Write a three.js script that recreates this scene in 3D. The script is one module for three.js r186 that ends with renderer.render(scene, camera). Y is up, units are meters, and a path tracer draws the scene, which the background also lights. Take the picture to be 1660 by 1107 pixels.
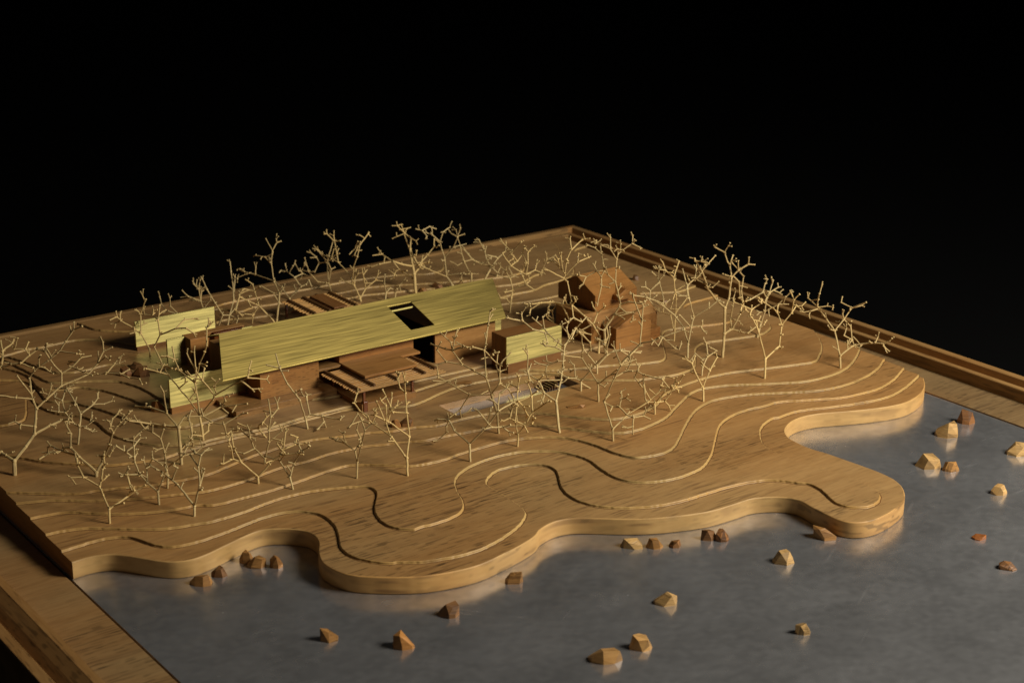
import * as THREE from 'three';
import { RectAreaLightUniformsLib } from 'three/addons/lights/RectAreaLightUniformsLib.js';
import { RoundedBoxGeometry } from 'three/addons/geometries/RoundedBoxGeometry.js';
import { ConvexGeometry } from 'three/addons/geometries/ConvexGeometry.js';
import { mergeGeometries, mergeVertices, toCreasedNormals } from 'three/addons/utils/BufferGeometryUtils.js';

// ---------- camera, light, exposure ----------
const scene = new THREE.Scene();
const camera = new THREE.PerspectiveCamera(23.19, 1660 / 1107, 0.05, 20);
camera.position.set(-0.862, 0.6, 1.35);
camera.up.set(0.18773, 0.94669, -0.26179);
camera.lookAt(-0.862 + 0.56365, 0.6 - 0.32211, 1.35 - 0.76062);
camera.focus = 1.52;
camera.userData.fStop = 11;
const renderer = new THREE.WebGLRenderer({ antialias: true });
renderer.setSize(1024, 682);
renderer.toneMapping = THREE.LinearToneMapping;
renderer.toneMappingExposure = 1;
renderer.shadowMap.enabled = true;
scene.background = new THREE.Color().setRGB(0.016, 0.016, 0.017);   // the dim studio around the table
RectAreaLightUniformsLib.init();
const keyDirection = new THREE.Vector3(0.381, 0.545, 0.747);
const key = new THREE.RectAreaLight(new THREE.Color().setRGB(1, 0.94, 0.84), 46, 0.44, 0.44);
key.position.copy(keyDirection).multiplyScalar(1.62);
key.lookAt(0, 0.03, 0);
scene.add(key);

// ---------- helpers ----------
const mm = 0.001;
const used = new Map();
function numbered(name) { const n = used.get(name) || 0; used.set(name, n + 1); return n ? name + '_' + String(n).padStart(3, '0') : name; }
function mulberry(seed) { let a = seed >>> 0; return () => { a = (a + 0x6D2B79F5) | 0; let t = Math.imul(a ^ (a >>> 15), 1 | a); t = (t + Math.imul(t ^ (t >>> 7), 61 | t)) ^ t; return ((t ^ (t >>> 14)) >>> 0) / 4294967296; }; }
function thing(name, label, category, position = [0, 0, 0], group) {
  const o = new THREE.Group(); o.name = numbered(name); o.position.set(...position); scene.add(o);
  o.userData = { label, category }; if (group) o.userData.group = group;
  return o;
}
function part(name, geometry, material, parent, label) {
  const m = new THREE.Mesh(geometry, material); m.name = name; m.castShadow = m.receiveShadow = true; parent.add(m);
  if (label) m.userData.label = label;
  return m;
}
const hash = (x, y, s) => { let h = Math.imul(x | 0, 374761393) ^ Math.imul(y | 0, 668265263) ^ Math.imul(s, 1274126177); h = Math.imul(h ^ (h >>> 13), 1274126177); return ((h ^ (h >>> 16)) >>> 0) / 4294967296; };
function noise(x, y, s) {
  const i = Math.floor(x), j = Math.floor(y), u = x - i, v = y - j, a = u * u * (3 - 2 * u), b = v * v * (3 - 2 * v);
  const p = hash(i, j, s), q = hash(i + 1, j, s), r = hash(i, j + 1, s), t = hash(i + 1, j + 1, s);
  return p + (q - p) * a + (r - p) * b + (p - q - r + t) * a * b;
}
const fbm = (x, y, s) => 0.55 * noise(x, y, s) + 0.3 * noise(x * 2.1, y * 2.1, s + 1) + 0.15 * noise(x * 4.3, y * 4.3, s + 2);
const clamp = (v, a, b) => v < a ? a : v > b ? b : v;
const smooth = (a, b, v) => { const t = clamp((v - a) / (b - a), 0, 1); return t * t * (3 - 2 * t); };
const enc = (v) => { v = clamp(v, 0, 1); return 255 * (v <= 0.0031308 ? 12.92 * v : 1.055 * Math.pow(v, 1 / 2.4) - 0.055); };
function texture(n, fill, srgb) {                                   // fill(u, v) -> [r, g, b] linear, u and v in 0..1
  const d = new Uint8Array(n * n * 4);
  for (let j = 0, k = 0; j < n; j++) for (let i = 0; i < n; i++, k += 4) {
    const c = fill(i / n, j / n);
    for (let q = 0; q < 3; q++) d[k + q] = srgb ? enc(c[q]) : clamp(c[q], 0, 1) * 255;
    d[k + 3] = 255;
  }
  const t = new THREE.DataTexture(d, n, n); t.wrapS = t.wrapT = THREE.RepeatWrapping; t.magFilter = THREE.LinearFilter; t.minFilter = THREE.LinearMipmapLinearFilter; t.generateMipmaps = true; t.anisotropy = 8;
  if (srgb) t.colorSpace = THREE.SRGBColorSpace;
  t.needsUpdate = true; return t;
}
// one metre of teak, grain along u
const teakMap = texture(2048, (u, v) => {
  const warp = 0.012 * (fbm(u * 3, v * 5, 3) - 0.5);
  const w = v + warp;
  const band = fbm(u * 2.5, w * 26, 11);
  const ring = 0.5 + 0.5 * Math.sin(6.2832 * (w * 46 + 2.6 * fbm(u * 1.6, w * 6, 21)));
  const fibre = 0.5 * noise(u * 44, w * 640, 31) + 0.5 * noise(u * 110, w * 1000, 37);
  const patch = smooth(0.42, 0.72, fbm(u * 5 + 3, w * 15, 41));
  const warm = smooth(0.35, 0.7, fbm(u * 3.2 + 7, w * 8, 43));
  const pore = smooth(0.66, 0.84, noise(u * 95, w * 1000, 51)) * (0.35 + 0.65 * patch);
  const streak = smooth(0.64, 0.88, noise(u * 36, w * 560, 61)) * (0.15 + 0.85 * smooth(0.42, 0.72, fbm(u * 4, w * 11 + 7, 71)));
  const t = clamp(0.27 + 0.46 * band + 0.12 * ring + 0.55 * (fibre - 0.5), 0, 1);
  const k = 1.03 - 0.38 * pore - 0.36 * streak - 0.14 * patch;
  return [(0.252 + 0.155 * t + 0.018 * warm) * k, (0.140 + 0.112 * t - 0.014 * warm) * k * (1 - 0.03 * streak), (0.052 + 0.052 * t - 0.016 * warm) * k];
}, true);
const scratch = (u, v) => {                                         // thin scratches in three directions, gathered in patches
  let s = 0;
  for (const [a, f, k] of [[0.1, 500, 25], [0.9, 430, 27], [-0.5, 460, 29]]) { const c = Math.cos(a), n = Math.sin(a), x = u * c + v * n, y = v * c - u * n; s += smooth(0.9, 0.99, noise(x * 20, y * f, k)) * smooth(0.45, 0.75, fbm(u * 7 + k, v * 7, k + 1)); }
  return s;
};
const steelMap = texture(1024, (u, v) => {
  const cloud = fbm(u * 9, v * 11, 5), small = fbm(u * 40, v * 46, 7), grain = noise(u * 240, v * 300, 9), wipe = fbm(u * 9 + 3 * v, v * 32 + 4 * noise(u * 5, v * 5, 8), 15);
  const g = 0.60 + 0.20 * (cloud - 0.5) + 0.18 * (small - 0.5) + 0.12 * (grain - 0.5) + 0.10 * (wipe - 0.5) + 0.10 * scratch(u, v);
  return [g, g * 0.99, g * 0.975];
}, true);
const steelRough = texture(1024, (u, v) => {
  const cloud = fbm(u * 8 + 9, v * 10, 35), small = fbm(u * 34, v * 40, 37), grain = noise(u * 220, v * 260, 38), wipe = fbm(u * 8 + 3 * v, v * 36 + 4 * noise(u * 5, v * 5, 8), 15);
  const g = 0.235 + 0.13 * (cloud - 0.5) + 0.12 * (small - 0.5) + 0.06 * (grain - 0.5) + 0.04 * (wipe - 0.5) + 0.08 * scratch(u, v);
  return [g, g, g];
}, false);
const brassMap = texture(1024, (u, v) => {                          // a quarter metre of brushed brass, strokes along u
  const a = noise(u * 9, v * 330, 3), b = noise(u * 22, v * 500, 4), c = fbm(u * 4, v * 50, 6), dark = smooth(0.45, 0.8, fbm(u * 2.2, v * 9, 9));
  const mid = noise(u * 12, v * 170, 12);
  const g = 0.80 + 0.40 * (a - 0.5) + 0.36 * (b - 0.5) + 0.18 * (mid - 0.5) + 0.08 * (c - 0.5) - 0.18 * dark;
  const spot = smooth(0.99, 0.998, noise(u * 130, v * 130, 77));
  const k = g * (1 - 0.7 * spot);
  return [0.92 * k, 0.80 * k, 0.33 * k];
}, true);
const wood = (r, g, b, rough = 0.55, extra = {}) => new THREE.MeshPhysicalMaterial({ map: teakMap, color: new THREE.Color().setRGB(r, g, b), roughness: rough, specularIntensity: 0.6, ...extra });
const M = {
  edge: wood(1.38, 1.42, 1.28, 0.5),
  riser: wood(1.22, 1.33, 1.18, 0.45),
  footShade: wood(0.42, 0.36, 0.3, 0.6),  // dark tone for the shade line painted below each riser
  land: wood(0.99, 0.96, 0.89, 0.42, { bumpMap: teakMap, bumpScale: 0.0003, specularIntensity: 1 }),
  board: wood(0.78, 0.79, 0.78, 0.6, { bumpMap: teakMap, bumpScale: 0.0002 }),
  darkerBoard: wood(0.56, 0.58, 0.6, 0.6, { bumpMap: teakMap, bumpScale: 0.0003 }),  // right border board only, a darker tone than the other boards
  rim: wood(0.86, 0.8, 0.68, 0.45),
  house: wood(1.02, 0.86, 0.66, 0.42, { bumpMap: teakMap, bumpScale: 0.0002 }),
  deck: wood(0.85, 0.74, 0.6, 0.45, { bumpMap: teakMap, bumpScale: 0.0002 }),
  slat: wood(1.4, 1.3, 1.05, 0.33),
  paleSlat: wood(1.7, 1.65, 1.35, 0.4),
  footing: wood(0.6, 0.46, 0.34, 0.4),
  darkBeam: wood(0.34, 0.27, 0.22, 0.4),
  cabin: wood(0.9, 0.7, 0.48, 0.42, { bumpMap: teakMap, bumpScale: 0.0002 }),
  lacquer: wood(0.42, 0.22, 0.13, 0.25),
  agedBrass: new THREE.MeshPhysicalMaterial({ map: brassMap, color: new THREE.Color().setRGB(0.52, 0.45, 0.3), metalness: 0.95, roughness: 0.47, anisotropy: 0.85, anisotropyRotation: Math.PI / 2 }),
  brass: new THREE.MeshPhysicalMaterial({ map: brassMap, color: new THREE.Color().setRGB(0.7, 0.68, 0.57), metalness: 0.93, roughness: 0.5, anisotropy: 0.65, anisotropyRotation: Math.PI / 2 }),
  steel: new THREE.MeshPhysicalMaterial({ map: steelMap, metalness: 0.86, roughness: 1, roughnessMap: steelRough }),
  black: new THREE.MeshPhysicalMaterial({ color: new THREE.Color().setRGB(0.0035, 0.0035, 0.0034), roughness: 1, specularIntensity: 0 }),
};
const seam = new THREE.MeshStandardMaterial({ color: new THREE.Color().setRGB(0.03, 0.028, 0.025), roughness: 0.9 });
// uv in metres from the position and the normal; grain 'x', 'y' or 'z' is the direction that runs along u
function uvBox(g, grain = 'x', scale = 1, ou = 0, ov = 0) {
  if (g.index) g = g.toNonIndexed();
  const p = g.attributes.position, n = p.count, uv = new Float32Array(n * 2), A = new THREE.Vector3(), B = new THREE.Vector3(), C = new THREE.Vector3();
  for (let i = 0; i < n; i += 3) {
    A.fromBufferAttribute(p, i); B.fromBufferAttribute(p, i + 1); C.fromBufferAttribute(p, i + 2);
    const f = B.clone().sub(A).cross(C.clone().sub(A)), ax = Math.abs(f.x), ay = Math.abs(f.y), az = Math.abs(f.z);
    const drop = ay >= ax && ay >= az ? 'y' : ax >= az ? 'x' : 'z';
    let rest = ['x', 'y', 'z'].filter((k) => k !== drop);
    if (rest[1] === grain) rest.reverse();
    for (let q = 0; q < 3; q++) { const V = [A, B, C][q]; uv[(i + q) * 2] = V[rest[0]] * scale + ou; uv[(i + q) * 2 + 1] = V[rest[1]] * scale + ov; }
  }
  // slide each axis inside one repeat of the texture wherever it fits, so that no piece shows the wrap
  for (const a of [0, 1]) {
    let lo = Infinity, hi = -Infinity; for (let i = a; i < n * 2; i += 2) { lo = Math.min(lo, uv[i]); hi = Math.max(hi, uv[i]); }
    const room = 1 - (hi - lo), off = a ? ov : ou, move = room > 0 ? (off - Math.floor(off)) * room - lo : 0;
    for (let i = a; i < n * 2; i += 2) uv[i] += move;
  }
  g.setAttribute('uv', new THREE.BufferAttribute(uv, 2));
  return g;
}
let boxSeed = 1;
// a softened box between limits in millimetres of the model's own plan (x from the left, z towards the front)
function box(x0, x1, y0, y1, z0, z1, { r = 0.35, grain = 'x', scale = 1 } = {}) {
  const w = (x1 - x0) * mm, h = (y1 - y0) * mm, d = (z1 - z0) * mm, rr = Math.min(r * mm, w * 0.45, h * 0.45, d * 0.45);
  let g = new RoundedBoxGeometry(w, h, d, 1, rr);
  g.translate((x0 + x1) / 2 * mm, (y0 + y1) / 2 * mm, (z0 + z1) / 2 * mm);
  const k = boxSeed++;
  return uvBox(g, grain, scale, hash(k, 1, 5), hash(k, 2, 6));
}
// a prism from a z-y outline, running along x
function prismX(outline, x0, x1, grain = 'x', bevel = 0.3) {
  const s = new THREE.Shape(outline.map(([z, y]) => new THREE.Vector2(-z * mm, y * mm)));
  let g = new THREE.ExtrudeGeometry(s, { depth: (x1 - x0 - 2 * bevel) * mm, bevelEnabled: true, bevelThickness: bevel * mm, bevelSize: bevel * mm, bevelOffset: -bevel * mm, bevelSegments: 1 });
  g.rotateY(Math.PI / 2); g.translate((x0 + bevel) * mm, 0, 0);
  const k = boxSeed++;
  return uvBox(g, grain, 1, hash(k, 1, 5), hash(k, 2, 6));
}
// a prism from an x-y outline, running along z
function prismZ(outline, z0, z1, grain = 'x', bevel = 0.3) {
  const s = new THREE.Shape(outline.map(([x, y]) => new THREE.Vector2(x * mm, y * mm)));
  let g = new THREE.ExtrudeGeometry(s, { depth: (z1 - z0 - 2 * bevel) * mm, bevelEnabled: true, bevelThickness: bevel * mm, bevelSize: bevel * mm, bevelOffset: -bevel * mm, bevelSegments: 1 });
  g.translate(0, 0, (z0 + bevel) * mm);
  const k = boxSeed++;
  return uvBox(g, grain, 1, hash(k, 1, 5), hash(k, 2, 6));
}

// ---------- the setting: black table and backdrop ----------
function struct(name, geometry, material) { const m = part(name, geometry, material, scene); m.userData.kind = 'structure'; return m; }
struct('table', new THREE.BoxGeometry(16, 0.04, 16).translate(0, -0.06, 0), M.black);
struct('backdrop', new THREE.BoxGeometry(16, 8, 0.05).rotateY(-0.64).translate(2.2, 2.5, -3.1), new THREE.MeshPhysicalMaterial({ color: new THREE.Color().setRGB(0.13, 0.13, 0.13), roughness: 1, specularIntensity: 0 }));

// ---------- terrain: fourteen carved terraces ----------
const XL = -437.5, XR = 436.5, ZB = -294, T0 = 15, STEP = 2;
const CONTOUR = [];
CONTOUR[0] = [[-435.9, 199.5], [-427.6, 198.6], [-417.4, 199.7], [-406.1, 204.7], [-397.1, 214.7], [-388.9, 226.6], [-380.6, 237.8], [-372.1, 245.7], [-359, 250], [-344.3, 248.3], [-327.7, 243.2], [-290.4, 234.1], [-277.8, 239.2], [-267.1, 247.8], [-260.3, 257.8], [-259.5, 270], [-264.3, 283.7], [-269.5, 291.8], [-275.4, 303.5], [-279, 316.5], [-277.3, 333.2], [-272.1, 346], [-258, 360.6], [-243.3, 371.9], [-227.3, 381.1], [-202.4, 388.4], [-180.9, 390.3], [-154.3, 385.8], [-135.4, 381.6], [-113.3, 373.8], [-104.2, 367.3], [-85.2, 362.1], [-70.5, 364.9], [-54, 376.1], [-38.6, 388.8], [-22.4, 400.5], [-4.1, 409.8], [15.8, 417.5], [34.7, 422.5], [61.8, 424], [79.8, 424.3], [93.2, 429.6], [104.1, 437.4], [111.4, 448.7], [109.9, 464.6], [108.9, 484.7], [109.1, 495.9], [112.6, 505.7], [120, 511.8], [132.7, 515], [150.6, 513.7], [167.9, 509.5], [183.1, 503.6], [193.5, 496], [205.2, 482.5], [211.9, 467.2], [213.6, 450.2], [212, 428], [209.9, 409.8], [207.8, 391.3], [204.1, 373.9], [204.4, 356.6], [207, 343.3], [215.1, 331], [225.6, 322.8], [241.7, 315.8], [256.9, 314.2], [274.3, 317.4], [298.5, 327.7], [323.1, 337.6], [346.7, 344.5], [363.9, 346.6], [381.7, 344], [403.4, 336.2], [421, 325.1], [430.3, 316.6], [434.1, 310.1]];
CONTOUR[1] = [[-436.1, 178.5], [-422.4, 177.3], [-409.2, 176.2], [-393.4, 179.2], [-382.5, 187.1], [-377.1, 200.6], [-371.4, 213.4], [-364.8, 220.8], [-353.7, 225], [-339.5, 225.9], [-323.6, 223.9], [-306.8, 221.9], [-281, 216.7], [-265, 216.1], [-253.9, 218.8], [-243.7, 226.1], [-237.9, 235.6], [-236.2, 249.1], [-238.9, 267.1], [-245.6, 283.7], [-253, 297.4], [-256.6, 309.8], [-255.9, 321.4], [-249.1, 335.4], [-237.7, 349.1], [-233.7, 350.1], [-219.5, 360.3], [-202.6, 366.7], [-182.5, 370.7], [-161.6, 369.8], [-137.9, 363.3], [-115.8, 353.2], [-98.8, 340.4], [-95.5, 335.9], [-92.1, 326.8], [-90.8, 314.3], [-89.6, 296], [-89.4, 280.9], [-88.3, 270.7], [-83.6, 262.9], [-74.8, 255.7], [-61.2, 249.5], [-47.1, 250.4], [-33.2, 254.3], [-23.8, 261.6], [-19.3, 270.4], [-20.8, 280.9], [-27.9, 294.1], [-37.6, 309.5], [-43.4, 322.8], [-45.2, 336.6], [-42.4, 351.4], [-36.9, 362.4], [-25.8, 373.9], [-9.4, 385], [6.6, 390.7], [25.9, 394.8], [52, 395.6], [78.7, 396.5], [100.1, 399.5], [117, 405.4], [128.6, 416.7], [136.5, 427.9], [140.6, 430.9], [141.1, 442.4], [137.8, 455.4], [132.1, 468.5], [130.2, 479.8], [134.9, 488.7], [143, 494.5], [153.7, 496], [165.1, 492.3], [174.8, 484.2], [178.3, 475.8], [180.5, 464.2], [180.8, 446.5], [177.2, 430.1], [171.2, 409.6], [168.5, 392.9], [168.8, 373], [168.2, 356.7], [174.3, 342.5], [184.5, 328.6], [197.3, 316], [212.2, 307.1], [229.7, 302.1], [231.4, 303.5], [255.1, 302.5], [274.2, 306.3], [290.8, 312.7], [308.2, 318.5], [326.8, 323.3], [346.5, 327.3], [371.6, 326.8], [401.2, 318.5], [433.4, 303.9]];
CONTOUR[2] = [[-435.5, 146.2], [-422.7, 147.7], [-407.7, 152.7], [-386.1, 169.5], [-364.7, 186.6], [-346.5, 195], [-326.4, 199.7], [-319.4, 202.3], [-288, 200.8], [-253.1, 194.7], [-227.9, 195.8], [-210.4, 199.7], [-194.3, 206.1], [-181.5, 212.7], [-175.4, 219.3], [-176.2, 228.8], [-183.1, 241], [-193.3, 254.7], [-201, 269.7], [-204.9, 285], [-203.7, 295.8], [-198.6, 305.5], [-190.3, 312.6], [-185, 310.8], [-171.5, 312.6], [-156, 311.8], [-142.7, 307.2], [-133.5, 299.4], [-126.5, 287.6], [-119.1, 269.4], [-110.7, 253.5], [-100.7, 242.8], [-82.3, 233.1], [-62.6, 228.5], [-43.6, 227.9], [-23.6, 231.3], [-7.1, 239.7], [5.3, 251.1], [12.7, 266.1], [15.2, 282.3], [11.6, 303.2], [9.3, 324.4], [12.2, 336.9], [20.5, 347.3], [24, 350.2], [36.8, 356.2], [52.4, 359], [71.4, 358.3], [88.3, 354.1], [105.1, 344.2], [123, 330], [142.9, 311.8], [160.8, 295.9], [178.8, 284.3], [200.1, 276.9], [222.6, 275.2], [243.7, 277.3], [257.6, 277.2], [281, 288.3], [304.5, 299.6], [320.8, 306.6], [342.1, 309.2], [365.5, 310.2], [392.5, 303.9], [433.6, 283.9]];
CONTOUR[3] = [[-436.6, 113.4], [-426.4, 114.7], [-408.3, 119.7], [-391, 134.2], [-369.1, 151.3], [-352.3, 160.1], [-332.9, 166.8], [-311.9, 170.8], [-306.3, 176.4], [-276.4, 179.1], [-244.3, 178.7], [-215.9, 174.9], [-190.1, 170.9], [-169.5, 170.6], [-158.9, 175.9], [-146.9, 184.6], [-135.9, 194.8], [-126.9, 202.7], [-116.6, 207.2], [-96.8, 209.7], [-71.2, 206.7], [-42.4, 205.5], [-15.5, 207.5], [7, 216.1], [23.8, 227.2], [34.5, 243.5], [39.3, 264.4], [41.6, 285.6], [45.8, 299.3], [49.6, 305.5], [62.9, 311.6], [78.5, 312.9], [94, 308.2], [115.1, 293.1], [135.7, 276.7], [159.6, 259.2], [183.8, 245.9], [205.4, 240.4], [223.9, 243], [248.8, 250.2], [277.1, 265.2], [287.3, 270.6], [311.1, 281.8], [342.3, 286.5], [375.5, 283.1], [407.8, 272.2], [435.6, 256.9]];
CONTOUR[4] = [[-436.8, 81.9], [-411.8, 92.8], [-382.6, 114.8], [-363.7, 126.3], [-341.1, 136.3], [-321.7, 143.9], [-308.7, 149], [-294.2, 152.6], [-262, 151.8], [-244.2, 148.9], [-222, 144.5], [-192.1, 145.1], [-169.7, 142.2], [-149.7, 143.7], [-136.7, 145.7], [-118, 152.8], [-98.6, 159.3], [-81.5, 166.7], [-71.7, 167.1], [-51.3, 170.1], [-29, 173.4], [-7.6, 178.4], [15.3, 189.6], [26.7, 200.5], [38.1, 213.9], [47.4, 227.4], [56.9, 240.4], [67.2, 251.4], [79.9, 258.7], [97.6, 260.3], [115.7, 257.3], [133.4, 252.4], [160.6, 237.2], [191.2, 220], [203.8, 215.2], [217.8, 214.4], [236.8, 218.6], [249.5, 224.5], [273.2, 238.4], [297.8, 251.3], [316.6, 259.4], [347.9, 262], [376.7, 256.6], [406.4, 242.2], [432, 222.3]];
CONTOUR[5] = [[-435.4, 60.1], [-413.4, 79], [-387.5, 98.6], [-376.2, 100.2], [-357.8, 106.3], [-332.5, 118], [-303.9, 123.3], [-279.9, 124.4], [-261.3, 119.6], [-234, 111.4], [-208.6, 108.1], [-195.3, 105.6], [-170.8, 108.4], [-150, 114.9], [-132.3, 121.1], [-116.6, 124.8], [-96.8, 133.9], [-83.4, 135.9], [-65.2, 142.3], [-57.5, 146.1], [-38.8, 146.4], [-19.9, 146.8], [-2, 149], [13.5, 154.7], [26.5, 164], [40.7, 177], [53.5, 194.3], [63.7, 206.9], [77.6, 222.3], [91, 230.9], [109.5, 233.5], [128.2, 231.5], [149.2, 223.4], [162.9, 212.3], [184.7, 203.5], [201.9, 200.1], [210.6, 198.5], [224, 196.9], [241.4, 196.5], [266.6, 199.9], [301.1, 209.8], [343, 222.7], [362.1, 226.4], [383.1, 214.1], [401.8, 199.7], [420.8, 178.2], [436.4, 155.2]];
CONTOUR[6] = [[-431.4, -38.4], [-413.4, -18.5], [-403.6, -4.4], [-389, 17.7], [-367.6, 40.5], [-346.4, 59.1], [-321.7, 68.5], [-310.2, 71.6], [-295.9, 72.4], [-276.6, 69.7], [-251.1, 67.4], [-225.3, 67.8], [-202.2, 69.6], [-182.8, 69.5], [-161.6, 66.5], [-134.5, 65.6], [-106.8, 65.6], [-81.7, 79.7], [-53.7, 91.7], [-40, 91.4], [-6.9, 80.7], [17.7, 75.9], [35.7, 76.9], [56.5, 79.7], [73.3, 82.9], [90.9, 85.4], [105.2, 92.3], [115.7, 104.3], [123.2, 119.9], [129.5, 129.9], [142.2, 142.8], [158.4, 155.1], [173.1, 164.6], [190.2, 170.2], [209.7, 175.3], [228.8, 175.4], [243.2, 170.8], [256.8, 159.7], [272.1, 142], [282.8, 130.3], [291.9, 123.2], [306.1, 118.4], [325.8, 123.2], [349.3, 129.1], [369.2, 133.3], [383.7, 131.8], [400.1, 123.8], [408.8, 114], [414, 100.2], [410, 80.8], [394.9, 61.7], [377, 40.5], [369, 23.5], [371.8, 14.1], [381.1, 7.9], [396.1, 4.1], [411.3, 3.3], [423.8, 2.8], [433.4, 1.3]];
CONTOUR[7] = [[-413, -90.2], [-390.1, -81.3], [-377.7, -79.9], [-367.6, -83.2], [-360.2, -96.4], [-350.8, -121.7], [-343.4, -136.9], [-341, -135.2], [-341.9, -123.4], [-342.1, -107.3], [-338.9, -89.1], [-332.4, -75.2], [-320.6, -61], [-317, -47.8], [-315.5, -31.3], [-316.4, -11.2], [-315.5, 3.4], [-311.6, 16.3], [-307, 27.2], [-296.9, 43.1], [-286, 51.9], [-271.9, 60.3], [-260.4, 64.1], [-245.2, 63.2], [-224, 65.6], [-200.9, 67.3], [-181.8, 67.8], [-160.6, 64.8], [-133.4, 63.8], [-106.1, 64.5], [-69.1, 70.7], [-6.6, 62.9], [41.6, 57.9], [84.5, 72.9], [120.1, 98.5], [150.3, 111], [178.7, 121.7], [195.3, 130.6], [213.1, 137.6], [224.8, 140.1], [233.2, 137.8], [241.7, 129.7], [252.4, 115.6], [266.8, 96.2], [280, 80.3], [295.8, 68.3], [313, 70.2], [340.6, 79.3], [359.2, 84.6], [373.7, 87], [382.6, 82.5], [382.8, 74.4], [364.2, 54.2], [347, 32.2], [343.9, -0.9], [353, -43.8], [360.7, -51.7], [378, -45.4], [402.8, -32.2], [414.8, -32.6], [430.3, -36.8]];
CONTOUR[8] = [[-370.8, -209.5], [-348, -195.3], [-335.4, -185.2], [-328.8, -172.8], [-328.2, -155.1], [-331, -131.9], [-332.9, -114.6], [-326.8, -105.1], [-316.7, -99.7], [-310.5, -84.8], [-301.5, -63.7], [-294.4, -38.8], [-290.4, -24.3], [-280.1, 0.4], [-267.3, 19.1], [-249.5, 27.2], [-229.7, 25.2], [-216.2, 22.5], [-198.4, 20.4], [-157.5, 23.8], [-92, 40], [3.2, 48.3], [76.9, 51.4], [145.8, 65.5], [206.3, 72.5], [259.6, 60.1], [305.9, 26.9], [353.2, -38.7], [384.1, -108.6], [411.7, -171], [413.7, -203.7], [403.4, -218.1], [406.7, -229.7], [416.1, -239], [426.7, -242.2], [442.8, -243.3]];
CONTOUR[9] = [[-355.6, -252.2], [-336.8, -225], [-327.8, -205], [-324.4, -187], [-325.3, -170.1], [-327.8, -152.5], [-326, -139.5], [-316.1, -131.4], [-305.1, -127.6], [-295.6, -126.1], [-287.7, -116.2], [-279.9, -103.2], [-273.8, -85.2], [-268.1, -66.7], [-265.5, -51.5], [-256.6, -23], [-234.9, -15.4], [-181.6, -17.9], [-97.5, -21.8], [12.7, -23], [134.5, -74.7], [195.9, -102.6], [225.5, -94.4], [253.6, -91.7], [279.9, -92], [319.9, -99.6], [360.9, -132.9], [385.5, -181.1], [408.2, -234.1], [429.7, -280.4]];
CONTOUR[10] = [[-347.6, -274.4], [-330, -243.1], [-323.6, -208.7], [-318.5, -169.4], [-314.6, -150.3], [-298.8, -137.9], [-281.4, -130.8], [-260.5, -115.1], [-255.6, -105.7], [-250.1, -87.9], [-248, -68.5], [-244.4, -42], [-222.5, -40.7], [-166.4, -47], [-81.9, -48.8], [34.2, -56.4], [156.6, -106.1], [229.1, -120.4], [259, -119.9], [284.2, -129.2], [301.2, -131], [327.7, -138.7], [352, -163.3], [376.6, -212.9], [404.8, -274.4]];
CONTOUR[11] = [[-347.4, -274.3], [-327.1, -250.3], [-317.4, -224.7], [-306.9, -185.3], [-300.8, -168.6], [-290.7, -160.3], [-279.5, -157.8], [-269.5, -158.5], [-248.8, -159.4], [-235, -147.2], [-218.7, -117.5], [-177.3, -133.5], [-106.7, -211.3], [-90.8, -222.3], [-52.4, -210.9], [7.7, -204.9], [59.1, -210.7], [83.5, -211.8], [101.7, -206.5], [161.4, -187.6], [212.2, -160.4], [253.5, -146.1], [290.8, -160.7], [302.1, -164.6], [323.4, -185.1], [349.3, -234], [360.9, -275.1]];
CONTOUR[12] = [[-346.9, -248.2], [-330, -241.9], [-316.7, -242.9], [-303.1, -246.2], [-283.2, -245.1], [-261.8, -246.8], [-249.2, -246.4], [-234.9, -239.8], [-222, -226.9], [-215.4, -218.4], [-202.4, -196.8], [-165.1, -202.2], [-110.3, -240.8], [-80.3, -257.4], [-70.9, -250.7], [-67.3, -235.7], [-59.1, -233.9], [-44.9, -239], [-14.3, -235.4], [39.1, -231.6], [70.5, -229.6], [94.8, -230.1], [118.5, -223.8], [170.1, -200.6], [225.7, -179.4], [257.5, -172.4], [276.3, -173.2], [295, -187.1], [311.9, -224.8], [320.8, -266.5]];
CONTOUR[13] = [[-226.9, -303.4], [-223.7, -281.5], [-220, -263.3], [-202.8, -242.1], [-188.1, -232.8], [-159.4, -229], [-119.4, -237], [-68.7, -263.6], [-23.1, -262.3], [38.9, -259.1], [95.9, -257.7], [149.2, -247.7], [181.6, -230.8], [200.5, -230.1], [217.1, -244], [224.3, -265.3]];

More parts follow.
